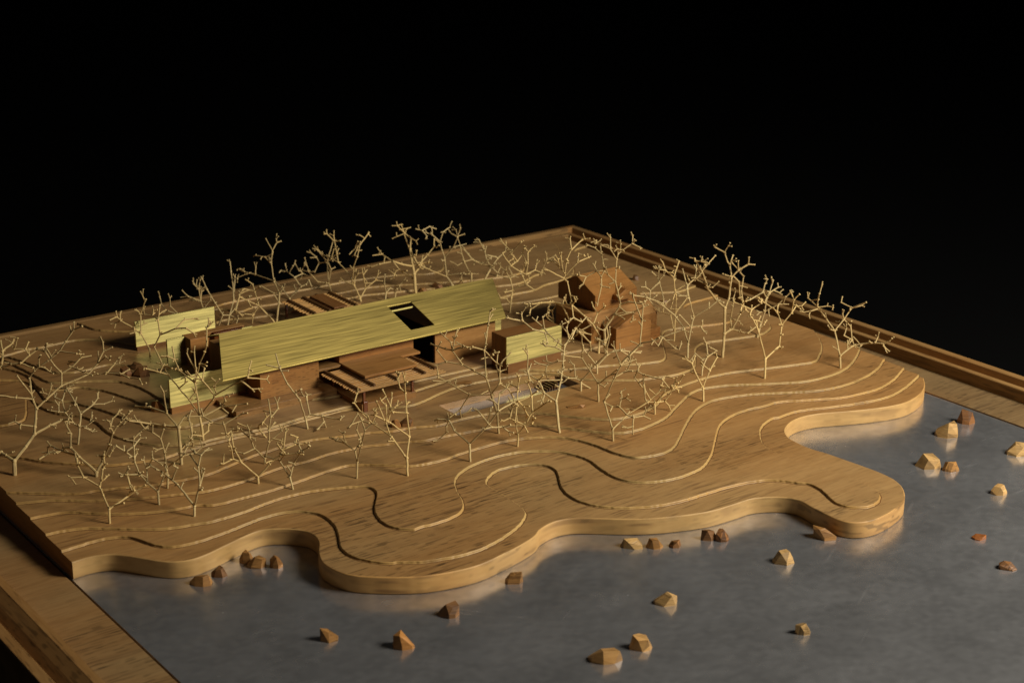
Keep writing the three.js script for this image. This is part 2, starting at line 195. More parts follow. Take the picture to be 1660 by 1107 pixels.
const POOL = [[-28, 104], [122.3, 104], [122.3, 138], [-28, 138]];
function resample(ctrl, step) {
  const c = new THREE.CatmullRomCurve3(ctrl.map(([x, z]) => new THREE.Vector3(x, 0, z)), false, 'centripetal');
  const n = Math.max(8, Math.round(c.getLength() / step)); c.arcLengthDivisions = n * 2;
  let q = c.getSpacedPoints(n).map((p) => [p.x, p.z]);
  for (let pass = 0; pass < 5; pass++) q = q.map((p, i) => i < 1 || i > n - 1 ? p : [(q[i - 1][0] + 2 * p[0] + q[i + 1][0]) / 4, (q[i - 1][1] + 2 * p[1] + q[i + 1][1]) / 4]);
  return q;
}
const terrain = new THREE.Group(); terrain.name = 'terrain'; terrain.userData.kind = 'structure'; scene.add(terrain);
function terrace(level) {
  const ctrl = CONTOUR[level].map((p) => p.slice());
  let backStart = false;
  if (ctrl[0][1] < ZB + 2) { ctrl[0][1] = ZB; backStart = true; } else if (ctrl[0][0] > XL + 6) ctrl.unshift([XL, ctrl[0][1] + (level > 8 ? 4 : 0)]); else ctrl[0][0] = XL;
  const last = ctrl[ctrl.length - 1], rightEnd = last[0] > XR - 20;
  if (rightEnd) last[0] = XR; else if (last[1] > ZB + 3) ctrl.push([last[0] + 2, ZB]); else last[1] = ZB;
  const P = resample(ctrl, 1.3), n = P.length;
  const yb = level ? T0 + STEP * (level - 1) : 0, yt = T0 + STEP * level;
  const prof = level ? [[0.55, yb + 0.02], [0.2, yb + 0.3], [0, yb + 0.8], [-0.02, yt - 0.75], [-0.25, yt - 0.25], [-0.7, yt]] : [[-0.9, 0], [-0.8, 0.45], [-0.1, 0.8], [0, 5], [0, yt - 1.1], [-0.3, yt - 0.35], [-1, yt]];
  const pos = [], uv = [], idx = [], inner = [];
  let arc = 0;
  for (let i = 0; i < n; i++) {
    const a = P[Math.max(0, i - 1)], b = P[Math.min(n - 1, i + 1)], tx = b[0] - a[0], tz = b[1] - a[1], L = Math.hypot(tx, tz) || 1;
    let ox = -tz / L, oz = tx / L;
    if (i === 0) { ox = backStart ? -1 : 0; oz = backStart ? 0 : 1; }
    if (i === n - 1) { ox = rightEnd ? 0 : 1; oz = rightEnd ? 1 : 0; }
    if (i) arc += Math.hypot(P[i][0] - P[i - 1][0], P[i][1] - P[i - 1][1]);
    const j = level ? (hash(i >> 1, level, 9) - 0.5) * 0.62 + (noise(arc * 0.05, level, 19) - 0.5) * 0.6 : (noise(arc * 0.2, 3, 19) - 0.5) * 0.12;
    prof.forEach(([o, y], q) => {
      const k = o + (q < prof.length - 1 ? j : j * 0.6) ;
      const x = clamp(P[i][0] + ox * k, XL, XR), z = Math.max(ZB, P[i][1] + oz * k);
      pos.push(x * mm, y * mm, z * mm); uv.push(arc * mm, (y * (level ? 1 : 0.45) + level * 37) * mm);
      if (q === prof.length - 1) inner.push(new THREE.Vector2(x, z));
    });
    if (i) for (let q = 0; q < prof.length - 1; q++) { const s = (i - 1) * prof.length + q, t = s + prof.length; idx.push(s, t, s + 1, t, t + 1, s + 1); }
  }
  const edge = new THREE.BufferGeometry();
  edge.setAttribute('position', new THREE.Float32BufferAttribute(pos, 3)); edge.setAttribute('uv', new THREE.Float32BufferAttribute(uv, 2)); edge.setIndex(idx); edge.computeVertexNormals();
  // the flat top
  const ring = inner.slice();
  if (rightEnd) ring.push(new THREE.Vector2(XR, ZB));
  if (!backStart) ring.push(new THREE.Vector2(XL, ZB));
  const holes = level >= 2 && level <= 5 ? [POOL.map(([x, z]) => new THREE.Vector2(x, z))] : [];
  const all = ring.concat(...holes), tri = THREE.ShapeUtils.triangulateShape(ring, holes);
  const tp = [], tu = [];
  for (const t of tri) {
    const [A, B, C] = t.map((q) => all[q]);
    const up = (B.y - A.y) * (C.x - A.x) - (B.x - A.x) * (C.y - A.y) > 0;
    for (const V of up ? [A, B, C] : [A, C, B]) { tp.push(V.x * mm, yt * mm, V.y * mm); tu.push((V.x + 500) * mm, (V.y + 400) * mm); }
  }
  const wall = (x0, z0, x1, z1) => { for (const [x, y, z] of [[x0, yb, z0], [x1, yb, z1], [x1, yt, z1], [x0, yb, z0], [x1, yt, z1], [x0, yt, z0]]) { tp.push(x * mm, y * mm, z * mm); tu.push((Math.abs(x1 - x0) > 1 ? x : z) * mm, y * mm); } };
  const first = inner[0], end = inner[n - 1];
  if (!backStart) wall(XL, ZB, XL, first.y);
  if (rightEnd) wall(XR, end.y, XR, ZB);
  wall(rightEnd ? XR : end.x, ZB, backStart ? first.x : XL, ZB);
  const top = new THREE.BufferGeometry();
  top.setAttribute('position', new THREE.Float32BufferAttribute(tp, 3)); top.setAttribute('uv', new THREE.Float32BufferAttribute(tu, 2)); top.computeVertexNormals();
  const ground = part('terrace', top, M.land, terrain);
  part('edge', edge, level ? M.riser : M.edge, ground);
  if (level) {                                                      // dark ribbon that paints the shade at the foot of the step
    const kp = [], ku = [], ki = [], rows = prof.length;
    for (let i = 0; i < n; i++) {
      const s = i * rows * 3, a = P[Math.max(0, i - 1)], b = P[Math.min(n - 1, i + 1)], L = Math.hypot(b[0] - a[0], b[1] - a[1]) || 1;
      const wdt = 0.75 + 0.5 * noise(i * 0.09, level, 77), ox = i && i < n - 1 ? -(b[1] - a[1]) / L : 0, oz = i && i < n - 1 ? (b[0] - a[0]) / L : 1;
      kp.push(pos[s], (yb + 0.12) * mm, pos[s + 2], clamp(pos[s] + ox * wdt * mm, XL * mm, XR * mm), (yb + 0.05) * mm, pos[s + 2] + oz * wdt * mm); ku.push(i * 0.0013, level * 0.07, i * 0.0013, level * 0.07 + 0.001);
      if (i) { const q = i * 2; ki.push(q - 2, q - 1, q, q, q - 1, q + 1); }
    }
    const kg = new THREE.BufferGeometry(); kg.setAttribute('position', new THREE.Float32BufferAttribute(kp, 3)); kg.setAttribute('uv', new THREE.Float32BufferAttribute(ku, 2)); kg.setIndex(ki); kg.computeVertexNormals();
    part('footShade', kg, M.footShade, ground);
  }
}
for (let k = 0; k < CONTOUR.length; k++) terrace(k);

// ---------- tray ----------
const FRONT = 930;
{
  const t = thing('tray', 'shallow wooden tray with a grooved double rim that holds the whole landscape model', 'tray');
  part('bottom', box(-527, 526, -24, -3, -383, FRONT + 36, { r: 1 }), M.rim, t);
  for (const [x0, x1, z0, z1] of [[-490.5, -441.4, -346.6, FRONT], [437.4, 489.8, -346.6, FRONT], [-439.6, 437.4, -346.6, -295]]) part('border_board', box(x0, x1, -3, 1.4, z0, z1, { r: 0.4 }), x0 > 0 ? M.darkerBoard : M.board, t);
  // the rim: inner bead, groove, outer ridge; the outline is given from the inner face outwards
  const prof = [[0, -3], [0, 14.2], [0.5, 15], [6.8, 15], [7.4, 14.6], [16, 10.5], [24.6, 5], [26.6, 4.6], [27.2, 13.8], [28, 14.6], [35.6, 14.6], [36.4, 13.6], [36.4, -24], [0, -24]];
  function rim(ax, az, bx, bz, ox, oz, ma, mb) {                    // from a to b along the inner face, o outwards, m = mitre sign at each end
    const dx = Math.sign(bx - ax), dz = Math.sign(bz - az), L = Math.hypot(bx - ax, bz - az), pos = [], uv = [];
    const pt = (i, e) => { const [o, y] = prof[i], s = e ? L + mb * o : -ma * o; return [ax + dx * s + ox * o, y, az + dz * s + oz * o, s, i]; };
    let run = 0;
    for (let i = 0; i < prof.length - 1; i++) {
      const seg = Math.hypot(prof[i + 1][0] - prof[i][0], prof[i + 1][1] - prof[i][1]);
      const q = [pt(i, 0), pt(i, 1), pt(i + 1, 1), pt(i + 1, 0)];
      for (const k of [0, 1, 2, 0, 2, 3]) { pos.push(q[k][0] * mm, q[k][1] * mm, q[k][2] * mm); uv.push(q[k][3] * mm, (run + (k > 1 ? seg : 0)) * mm + 0.31 * (ox + 2 * oz)); }
      run += seg;
    }
    const g = new THREE.BufferGeometry(); g.setAttribute('position', new THREE.Float32BufferAttribute(pos, 3)); g.setAttribute('uv', new THREE.Float32BufferAttribute(uv, 2)); g.computeVertexNormals();
    return g;
  }
  part('rim', rim(-490.5, FRONT, -490.5, -346.6, -1, 0, 1, 1), M.rim, t);
  part('rim', rim(-490.5, -346.6, 489.8, -346.6, 0, -1, 1, 1), M.rim, t);
  part('rim', rim(489.8, -346.6, 489.8, FRONT, 1, 0, 1, 1), M.rim, t);
  part('rim', rim(489.8, FRONT, -490.5, FRONT, 0, 1, 1, 1), M.rim, t);
}
{
  const g = box(-438.6, 436.8, -2.6, 0, -294, FRONT - 2, { r: 0.2, scale: 0.8 });
  const m = part('metal_sheet', g, M.steel, scene);
  m.userData = { label: 'large brushed grey metal sheet laid in the tray as the water around the land', category: 'metal sheet' };
}

// ---------- main house ----------
// plan coordinates of the model: X = x + 862, Z = z - 1350 in millimetres
const at = (X0, X1, y0, y1, Z0, Z1, o) => box(X0 - 862, X1 - 862, y0, y1, Z0 + 1350, Z1 + 1350, { scale: 2.2, ...o });
const house = thing('house', 'long model house under a brushed brass gable roof with a rectangular skylight', 'house');
{
  const h = house;
  part('wall_block', at(690.7, 755, 28, 66, -1440, -1334), M.house, h);
  part('wall_block', at(755, 781, 28, 66, -1440, -1357), M.house, h);
  part('wall_block', at(781, 868, 28, 66, -1440, -1339), M.house, h);
  part('wall_block', at(891, 966.8, 20, 66.2, -1440, -1334), M.house, h);
  part('back_wall', at(868, 891, 20, 66, -1440, -1432), M.darkBeam, h);
  part('shade_panel', at(889.6, 890.8, 20, 66, -1431, -1336), M.black, h);  // added black panel, stands in for the shade inside the opening
  part('porch_roof', at(755, 781.5, 49.6, 52, -1357, -1334.6), M.deck, h);
  part('terrace_deck', at(656, 765, 14, 35.5, -1372, -1317.8), M.deck, h);
  part('brass_wall', at(609.4, 690.4, 37.2, 65, -1362, -1359.5, { r: 0.2, scale: 2.7 }), M.brass, h);
  part('wall_footing', at(610, 690.4, 18, 37.2, -1363.5, -1358.7), M.deck, h);
  part('brass_wall', at(967, 993, 27, 71, -1362, -1359.5, { r: 0.2, scale: 2.7 }), M.brass, h);
  // rear wing seen past the left roof end
  part('wing', at(699.5, 745, 26, 64, -1478, -1468), M.house, h);
  part('wing', at(678.8, 699.3, 26, 64.3, -1476, -1457), M.house, h);
  part('wing', at(708, 742, 26, 63.6, -1468, -1462), M.lacquer, h);
  part('brass_wall', at(659.3, 678.4, 30, 64.3, -1472, -1469.6, { r: 0.2, scale: 2.7 }), M.brass, h);
  part('brass_wall', at(735, 747, 55, 66.4, -1456, -1453.6, { r: 0.2, scale: 2.7 }), M.brass, h);
  // two roof sheets folded at the ridge, cut on the slant at both ends
  const EY = 66.3, EZ = -1326, RY = 87, RZ = -1393.6, th = 1.5;
  for (const back of [0, 1]) {
    const len = Math.hypot(RY - EY, RZ - EZ), shear = 31.5;
    const s = new THREE.Shape((back ? [[648 + shear * 0.8, len * 0.8], [975 + shear * 0.8, len * 0.8], [975 + shear, len], [648 + shear, len]] : [[648, 0], [975, 0], [975 + shear, len], [648 + shear, len]]).map(([a, b]) => new THREE.Vector2((a - 862) * mm, b * mm)));
    if (!back) {
      const v = (Z) => (EZ - Z) / (EZ - RZ) * len;
      s.holes.push(new THREE.Path([[865.5, v(-1339)], [894, v(-1339)], [894, v(-1383)], [865.5, v(-1383)]].map(([a, b]) => new THREE.Vector2((a - 862) * mm, b * mm))));
    }
    let g = new THREE.ExtrudeGeometry(s, { depth: (th - 0.4) * mm, bevelEnabled: true, bevelThickness: 0.2 * mm, bevelSize: 0.2 * mm, bevelOffset: -0.2 * mm, bevelSegments: 1 });
    g.translate(0, 0, -(th - 0.2) * mm);
    const up = new THREE.Vector3(0, RY - EY, RZ - EZ).normalize(), xx = new THREE.Vector3(1, 0, 0), nn = xx.clone().cross(up);
    g.computeBoundingBox();
    g = uvBox(g, 'x', 2.7, 0.2, 0.4 * back);
    g.applyMatrix4(new THREE.Matrix4().makeBasis(xx, up, nn));
    g.translate(0, EY * mm, (EZ + 1350) * mm);
    if (back) { g.translate(0, 0, -(RZ + 1350) * mm); g.scale(1, 1, -1); const p = g.attributes.position, nq = g.attributes.normal, u = g.attributes.uv; for (const A of [p, nq, u]) for (let i = 0; i < A.count; i += 3) for (let c = 0; c < A.itemSize; c++) { const t0 = A.array[(i + 1) * A.itemSize + c]; A.array[(i + 1) * A.itemSize + c] = A.array[(i + 2) * A.itemSize + c]; A.array[(i + 2) * A.itemSize + c] = t0; } g.computeVertexNormals(); g.translate(0, 0, (RZ + 1350) * mm); }
    part('roof_sheet', g, M.agedBrass, h);
  }
  part('roof_beam', at(866, 893.5, 78.6, 80.2, -1379.5, -1377.8, { r: 0.2, scale: 2.7 }), M.brass, h);
}
// ---------- pergolas ----------
{
  const t = thing('pergola', 'front wooden pergola of thin slats with a solid canopy board before the house', 'pergola');
  part('deck', at(765.4, 827, 14, 33, -1338.6, -1272.2), M.deck, t);
  for (let k = 0; k < 17; k++) part('slat', at(755.4 + hash(k, 1, 3) * 1.6, 857.6 + hash(k, 2, 3) * 2.4, 46.7, 48.1, -1333.2 + k * 3.92, -1333.2 + k * 3.92 + 1.7, { r: 0.25 }), M.slat, t);
  for (const [X, z0, z1] of [[761.8, -1335, -1269.4], [780.2, -1339, -1272.4], [807.8, -1290.6, -1273], [838.5, -1292, -1273], [854.4, -1324, -1279]]) part('beam', at(X - 1.3, X + 1.3, 48.3, 50.2, z0, z1, { grain: 'z', r: 0.25 }), M.darkBeam, t);
  part('canopy_board', prismBoard([[780.6, -1338.6], [864, -1338.6], [864, -1320.6], [840.6, -1320.6], [840.6, -1290.2], [780.6, -1290.2]], 50.4, 53), M.house, t);
  for (const [X, Z] of [[768.4, -1273.4], [824, -1274.6], [768.4, -1331], [852, -1331]]) part('post', at(X - 1.2, X + 1.2, 25, 46.6, Z - 1.2, Z + 1.2, { grain: 'y', r: 0.2 }), M.lacquer, t);
  part('post_foot', at(766.6, 771.8, 22, 35.4, -1275.8, -1271.2, { r: 0.8 }), M.lacquer, t);
}
function prismBoard(outline, y0, y1) {
  const s = new THREE.Shape(outline.map(([X, Z]) => new THREE.Vector2((X - 862) * mm, -(Z + 1350) * mm))), bevel = 0.3 * mm;
  const g = new THREE.ExtrudeGeometry(s, { depth: (y1 - y0) * mm - 2 * bevel, bevelEnabled: true, bevelThickness: bevel, bevelSize: bevel, bevelOffset: -bevel, bevelSegments: 1 });
  g.rotateX(-Math.PI / 2); g.translate(0, y0 * mm + bevel, 0);
  return uvBox(g, 'x', 1, 1.37, 0.61);
}
{
  const t = thing('pergola', 'rear wooden pergola with pale slats and dark crossbeams partly hidden by the roof ridge', 'pergola');
  for (let k = 0; k < 11; k++) part('slat', at(832.4 + hash(k, 4, 3) * 1.8, 897.2 + hash(k, 5, 3) * 2.6, 50.4 + hash(k, 6, 3) * 0.4, 52.2, -1550.6 + k * 5.6, -1550.6 + k * 5.6 + 2.6 + hash(k, 7, 3) * 0.5, { r: 0.25 }), M.paleSlat, t);
  for (const [X, w] of [[840.8, 2.6], [859.4, 3], [875.2, 2.6], [892.6, 2.8]]) part('beam', at(X - w / 2, X + w / 2, 52.4, 54.4, -1548, -1489, { grain: 'z', r: 0.25 }), M.darkBeam, t);
  part('canopy_board', at(862.5, 879, 54.6, 56.4, -1539, -1486, { grain: 'z' }), M.footing, t);
  for (const [X, Z] of [[837, -1546], [837, -1496], [893, -1546], [893, -1496]]) part('post', at(X - 1.2, X + 1.2, 30, 50.7, Z - 1.2, Z + 1.2, { grain: 'y', r: 0.2 }), M.lacquer, t);
}
// ---------- brass garden wall and brass-fronted annex ----------
{
  const t = thing('garden_wall', 'freestanding brass wall at the upper left, standing behind the house on a thin wooden footing', 'wall');
  part('brass_wall', at(652.4, 742.4, 41.4, 68.4, -1532.4, -1529.8, { r: 0.2, scale: 2.7 }), M.brass, t);
  part('footing', at(652.9, 742, 28, 41.4, -1533.2, -1529.2), M.footing, t);
}
{
  const t = thing('annex', 'flat-roofed wooden annex with a bright brass front right of the main house', 'annex');
  part('wall_block', at(937.4, 1006.6, 20, 65.2, -1300, -1275.2), M.footing, t);
  part('brass_front', at(936.8, 1007.2, 37.2, 65.8, -1275.2, -1273.4, { r: 0.2, scale: 2.7 }), M.brass, t);
  part('footing', at(938.6, 1006.8, 20, 37.2, -1275.2, -1273.2), M.footing, t);
}
// ---------- cabin ----------
{
  const t = thing('cabin', 'solid reddish wooden cabin of stacked gabled blocks at the right back of the land', 'cabin');
  part('lower_block', at(1058, 1150, 18, 49.8, -1348, -1287.4), M.cabin, t);
  part('lean_roof', prismX([[2, 49.9], [62.6, 49.9], [50, 60.6], [2, 60.6]], 1058 - 862, 1150 - 862), M.house, t);
  part('upper_block', prismX([[-14, 60.7], [50, 60.7], [50, 78], [17.3, 93.6], [-14, 78]], 1073 - 862, 1131 - 862), M.cabin, t);
  part('dormer', prismZ([[1097 - 862, 71], [1121 - 862, 71], [1121 - 862, 74.5], [1108 - 862, 82.4], [1097 - 862, 76]], 20, 59, 'z'), M.cabin, t);
  part('front_block', prismZ([[1072.2 - 862, 18], [1120.4 - 862, 18], [1120.4 - 862, 52.4], [1097 - 862, 63], [1072.2 - 862, 51.6]], 62.8, 86.7), M.cabin, t);
  part('side_block', at(1120.5, 1134.6, 18, 42.2, -1287, -1264), M.cabin, t);
}
// ---------- pool ----------
{
  const t = thing('pool', 'long sunken pool with a grey metal floor and steps before the annex', 'pool');
  part('pool_floor', box(-28, 122.3, 17.05, 18, 104, 138, { r: 0.1 }), M.steel, t);
  part('pool_wall', box(-28, 122.3, 18, 24.95, 104, 105, { r: 0.1 }), M.land, t);
  part('pool_wall', box(-28, 122.3, 18, 24.95, 137, 138, { r: 0.1 }), M.land, t);
  part('pool_wall', box(-28, -27, 18, 24.95, 105, 137, { r: 0.1, grain: 'z' }), M.land, t);
  part('pool_wall', box(121.3, 122.3, 18, 24.95, 105, 137, { r: 0.1, grain: 'z' }), M.land, t);
  for (let k = 0; k < 6; k++) part('step', box(89 + k * 3.2, 89 + k * 3.2 + 1.7, 18, 19.2 + k * 1.05, 105, 121, { r: 0.2, grain: 'z' }), M.darkBeam, t);
}

// ---------- wooden rocks ----------
const ROCK = [wood(1.4, 1.45, 1.35, 0.5), wood(0.95, 0.8, 0.62, 0.35), wood(0.6, 0.48, 0.4, 0.5), wood(0.95, 0.55, 0.34, 0.4)].map((m) => { m.vertexColors = true; m.bumpMap = teakMap; m.bumpScale = 0.0006; return m; });
function rock(label, x, y, z, w, h, d, kind, lean, seed) {
  const rnd = mulberry(seed * 977 + 13), pts = [], V = (a, b, c) => pts.push(new THREE.Vector3(a, b, c));
  const n = 6 + (seed % 3), turn = rnd() * 6.28;
  for (let k = 0; k < n; k++) { const a = turn + (k + 0.5 * (rnd() - 0.5)) / n * 6.2832, q = 0.86 + 0.2 * rnd(); V(Math.cos(a) * w / 2 * q, 0, Math.sin(a) * d / 2 * q); if (rnd() > 0.35) V(Math.cos(a) * w / 2 * q * 0.96, h * (0.1 + 0.3 * rnd()), Math.sin(a) * d / 2 * q * 0.96); }
  const m = 4 + (seed % 2);
  for (let k = 0; k < m; k++) { const a = turn * 2 + (k + 0.4 * rnd()) / m * 6.2832, q = 0.2 + 0.18 * rnd(); V(lean * w + Math.cos(a) * w * q, h * (k ? 0.68 + 0.28 * rnd() : 1), Math.sin(a) * d * q); }
  let g = new ConvexGeometry(pts);
  g.rotateY(-0.64);                                                  // the rocks' broad side looks to the front
  g.computeVertexNormals();
  g = uvBox(g, seed % 2 ? 'x' : 'z', 2, rnd() * 2, rnd() * 2);
  const nq = g.attributes.normal, tint = new Float32Array(nq.count * 3);   // end grain and split faces take the stain differently
  for (let i = 0; i < nq.count; i++) { const c = 0.5 + 0.72 * hash(Math.round(nq.getX(i) * 9), Math.round(nq.getY(i) * 9) * 31 + Math.round(nq.getZ(i) * 9), seed); tint[i * 3] = c; tint[i * 3 + 1] = c * 0.98; tint[i * 3 + 2] = c * 0.95; }
  g.setAttribute('color', new THREE.BufferAttribute(tint, 3));
  const o = part('wooden_rock', g, ROCK[kind], scene); o.name = numbered('wooden_rock'); o.position.set(x, y, z);
  o.userData = { label, category: 'rock', group: 'wooden rocks scattered on the metal and the land' };
}
rock('brown chipped wooden rock alone on the metal, lowest rock at the left of the foreground', -0.3234, 0.0000, 0.4003, 0.0151, 0.0089, 0.0109, 1, -0.20, 3);
rock('wide brown-topped wooden rock in the left foreground, right neighbour of the lowest left one', -0.2849, 0.0000, 0.4410, 0.0185, 0.0111, 0.0133, 1, -0.10, 4);
rock('dark olive wooden rock just off the rounded left peninsula', -0.2312, 0.0000, 0.4204, 0.0185, 0.0099, 0.0133, 2, 0.10, 5);
rock('small orange-brown wooden rock touching the shore right of the left peninsula', -0.1594, 0.0000, 0.4056, 0.0163, 0.0093, 0.0117, 1, 0.10, 6);
rock('pale flat-topped wooden rock, leftmost of the row of five along the middle shore', -0.0421, 0.0000, 0.4118, 0.0203, 0.0070, 0.0146, 0, -0.10, 7);
rock('brown rounded rock, second from the left in the middle shore row', -0.0282, 0.0000, 0.4236, 0.0147, 0.0077, 0.0106, 1, 0.00, 8);
rock('smallest dark glossy wooden rock, third in the row of five along the middle shore', -0.0134, 0.0000, 0.4323, 0.0119, 0.0057, 0.0086, 2, 0.00, 9);
rock('dark rock, left of the touching pair ending the middle shore row', 0.0177, 0.0000, 0.4379, 0.0143, 0.0085, 0.0103, 2, 0.00, 10);
rock('dark angular rock, right of the touching pair ending the middle shore row', 0.0257, 0.0000, 0.4464, 0.0125, 0.0100, 0.0090, 2, -0.10, 11);
rock('pyramid-shaped tan wooden rock with a dark front face, alone in the middle of the metal', -0.0865, 0.0000, 0.5020, 0.0195, 0.0087, 0.0141, 0, 0.25, 12);
rock('tan faceted rock, upper right of the pair at the bottom centre', -0.1471, 0.0000, 0.5436, 0.0186, 0.0101, 0.0134, 0, 0.00, 13);
rock('largest tan rock with dark left face, lower left of the bottom centre pair', -0.1786, 0.0000, 0.5415, 0.0251, 0.0098, 0.0180, 0, 0.10, 14);
rock('light brown wooden rock tucked under the tip of the right headland', 0.0989, 0.0000, 0.4925, 0.0220, 0.0097, 0.0158, 1, -0.20, 15);
rock('tan angular wooden rock below the right headland, between it and the lone tall one', 0.0374, 0.0000, 0.5053, 0.0193, 0.0101, 0.0139, 0, 0.00, 16);
rock('small upright tan wooden rock alone at the lower right of the metal', -0.0344, 0.0000, 0.5972, 0.0127, 0.0085, 0.0092, 0, -0.20, 17);
rock('tiny flat reddish wood chip right of the headland', 0.2015, 0.0000, 0.5695, 0.0136, 0.0041, 0.0098, 3, 0.20, 18);
rock('low elongated wooden chip at the right border of the photo below the reddish chip', 0.1766, 0.0000, 0.6191, 0.0172, 0.0052, 0.0124, 2, -0.20, 19);
rock('large golden rock with a pale right face in the right bay', 0.3614, 0.0000, 0.4033, 0.0245, 0.0144, 0.0177, 0, 0.15, 20);
rock('brown wooden rock beside the tray border at the head of the right bay', 0.4040, 0.0000, 0.3921, 0.0181, 0.0140, 0.0130, 2, 0.00, 21);
rock('large pale-faced wooden rock with a small one at its right, in the open right bay', 0.2875, 0.0000, 0.4428, 0.0260, 0.0116, 0.0187, 0, 0.10, 22);
rock('small orange wooden rock touching the right side of the larger pale-faced one', 0.2973, 0.0000, 0.4611, 0.0155, 0.0087, 0.0112, 1, 0.00, 23);
rock('wooden rock cut off by the right border of the photo', 0.3787, 0.0000, 0.4725, 0.0238, 0.0111, 0.0172, 0, 0.10, 24);
rock('small pale wooden rock alone near the right border, below the larger cut-off one', 0.2905, 0.0000, 0.5205, 0.0156, 0.0091, 0.0113, 0, 0.00, 25);
rock('reddish brown wooden rock, leftmost of the cluster in the left bay', -0.3589, 0.0000, 0.2643, 0.0185, 0.0078, 0.0133, 1, 0.00, 26);
rock('dark purple-brown wooden rock tight against its left neighbour by the left bay shore', -0.3416, 0.0000, 0.2601, 0.0133, 0.0077, 0.0096, 2, 0.00, 27);
rock('glossy reddish wooden rock at the top left of the trio inside the left bay', -0.3124, 0.0000, 0.2514, 0.0143, 0.0095, 0.0103, 1, 0.00, 28);
rock('reddish wooden rock in the middle of the trio inside the left bay', -0.3094, 0.0000, 0.2621, 0.0167, 0.0083, 0.0120, 1, 0.10, 29);
rock('upright reddish wooden rock at the right of the trio inside the left bay', -0.2975, 0.0000, 0.2729, 0.0113, 0.0096, 0.0081, 1, -0.10, 30);
rock('dark reddish stone, left of the touching trio before the rear brass wall', -0.2464, 0.0350, -0.1237, 0.0146, 0.0091, 0.0105, 2, 0.00, 31);
rock('dark stone, right of the touching trio before the rear brass wall', -0.2348, 0.0350, -0.1142, 0.0171, 0.0110, 0.0123, 2, 0.10, 32);
rock('small dark stone behind the other two of the trio before the rear brass wall', -0.2291, 0.0350, -0.1358, 0.0148, 0.0063, 0.0107, 2, 0.00, 33);
rock('tan-topped brown stone left of the lower left brass wall', -0.2586, 0.0310, -0.0255, 0.0133, 0.0107, 0.0096, 1, -0.10, 34);
rock('light brown stone, left of the pair below the pergola', -0.0903, 0.0250, 0.1268, 0.0120, 0.0077, 0.0087, 1, 0.00, 35);
rock('dark split stone, right of the pair below the pergola', -0.0808, 0.0250, 0.1306, 0.0149, 0.0082, 0.0107, 2, 0.10, 36);
rock('thin pale wood splinter on the terrace between the pergola and the pool', 0.0245, 0.0270, 0.0727, 0.0196, 0.0031, 0.0063, 1, 0.20, 37);
rock('thin brown wood splinter on the terrace in front of the pool end', 0.0773, 0.0250, 0.1859, 0.0207, 0.0033, 0.0066, 1, 0.20, 38);
rock('light brown stone behind the roof ridge next to the stout tree', 0.1498, 0.0350, -0.1885, 0.0121, 0.0049, 0.0087, 1, 0.00, 39);
rock('dark glossy stone behind the roof ridge, right of the light brown one', 0.1690, 0.0350, -0.1882, 0.0157, 0.0071, 0.0113, 2, 0.00, 40);
rock('dark brown stone on the back terrace right of the cabin roof', 0.3935, 0.0290, -0.0961, 0.0103, 0.0061, 0.0074, 2, 0.00, 41);
rock('pale wood stone on the terrace behind the tangled trees right of the cabin', 0.3609, 0.0270, -0.0080, 0.0127, 0.0054, 0.0091, 1, 0.00, 42);


// ---------- twig trees ----------
const twigMap = texture(256, (u, v) => { const a = noise(u * 40, v * 14, 3), b = noise(u * 8, v * 5, 4), k = 0.62 + 0.4 * a * 0.8 + 0.5 * (b - 0.5); return [0.79 * k, 0.595 * k, 0.27 * k]; }, true);
const TWIG = [[1, 1, 1], [0.86, 0.82, 0.76], [1.08, 1.02, 0.9]].map(([r, g, b]) => new THREE.MeshPhysicalMaterial({ map: twigMap, color: new THREE.Color().setRGB(r, g, b), roughness: 0.75, specularIntensity: 0.4 }));
const ball = new THREE.IcosahedronGeometry(1, 1);
function tube(points, radii, sides = 6) {                           // a tapered tube through points, closed at both ends
  const pos = [], uv = [], idx = [], n = points.length, T = new THREE.Vector3(), N = new THREE.Vector3(0.31, 0.2, 0.93), B = new THREE.Vector3();
  let arc = 0;
  for (let i = 0; i < n; i++) {
    T.copy(points[Math.min(n - 1, i + 1)]).sub(points[Math.max(0, i - 1)]).normalize();
    N.addScaledVector(T, -N.dot(T)); if (N.lengthSq() < 1e-6) N.set(1, 0, 0).addScaledVector(T, -T.x); N.normalize(); B.copy(T).cross(N);
    if (i) arc += points[i].distanceTo(points[i - 1]);
    for (let k = 0; k <= sides; k++) { const a = k / sides * 6.28319, c = Math.cos(a) * radii[i], s = Math.sin(a) * radii[i]; pos.push(points[i].x + N.x * c + B.x * s, points[i].y + N.y * c + B.y * s, points[i].z + N.z * c + B.z * s); uv.push(k / sides, arc * 30); }
    if (i) for (let k = 0; k < sides; k++) { const s = (i - 1) * (sides + 1) + k, t = s + sides + 1; idx.push(s, s + 1, t, s + 1, t + 1, t); }
  }
  for (const e of [0, n - 1]) { const c = pos.length / 3, s = e * (sides + 1); pos.push(points[e].x, points[e].y, points[e].z); uv.push(0, arc * 30); for (let k = 0; k < sides; k++) idx.push(...(e ? [c, s + k, s + k + 1] : [c, s + k + 1, s + k])); }
  const g = new THREE.BufferGeometry(); g.setAttribute('position', new THREE.Float32BufferAttribute(pos, 3)); g.setAttribute('uv', new THREE.Float32BufferAttribute(uv, 2)); g.setIndex(idx); g.computeVertexNormals();
  return g;
}
let treeSeed = 0;
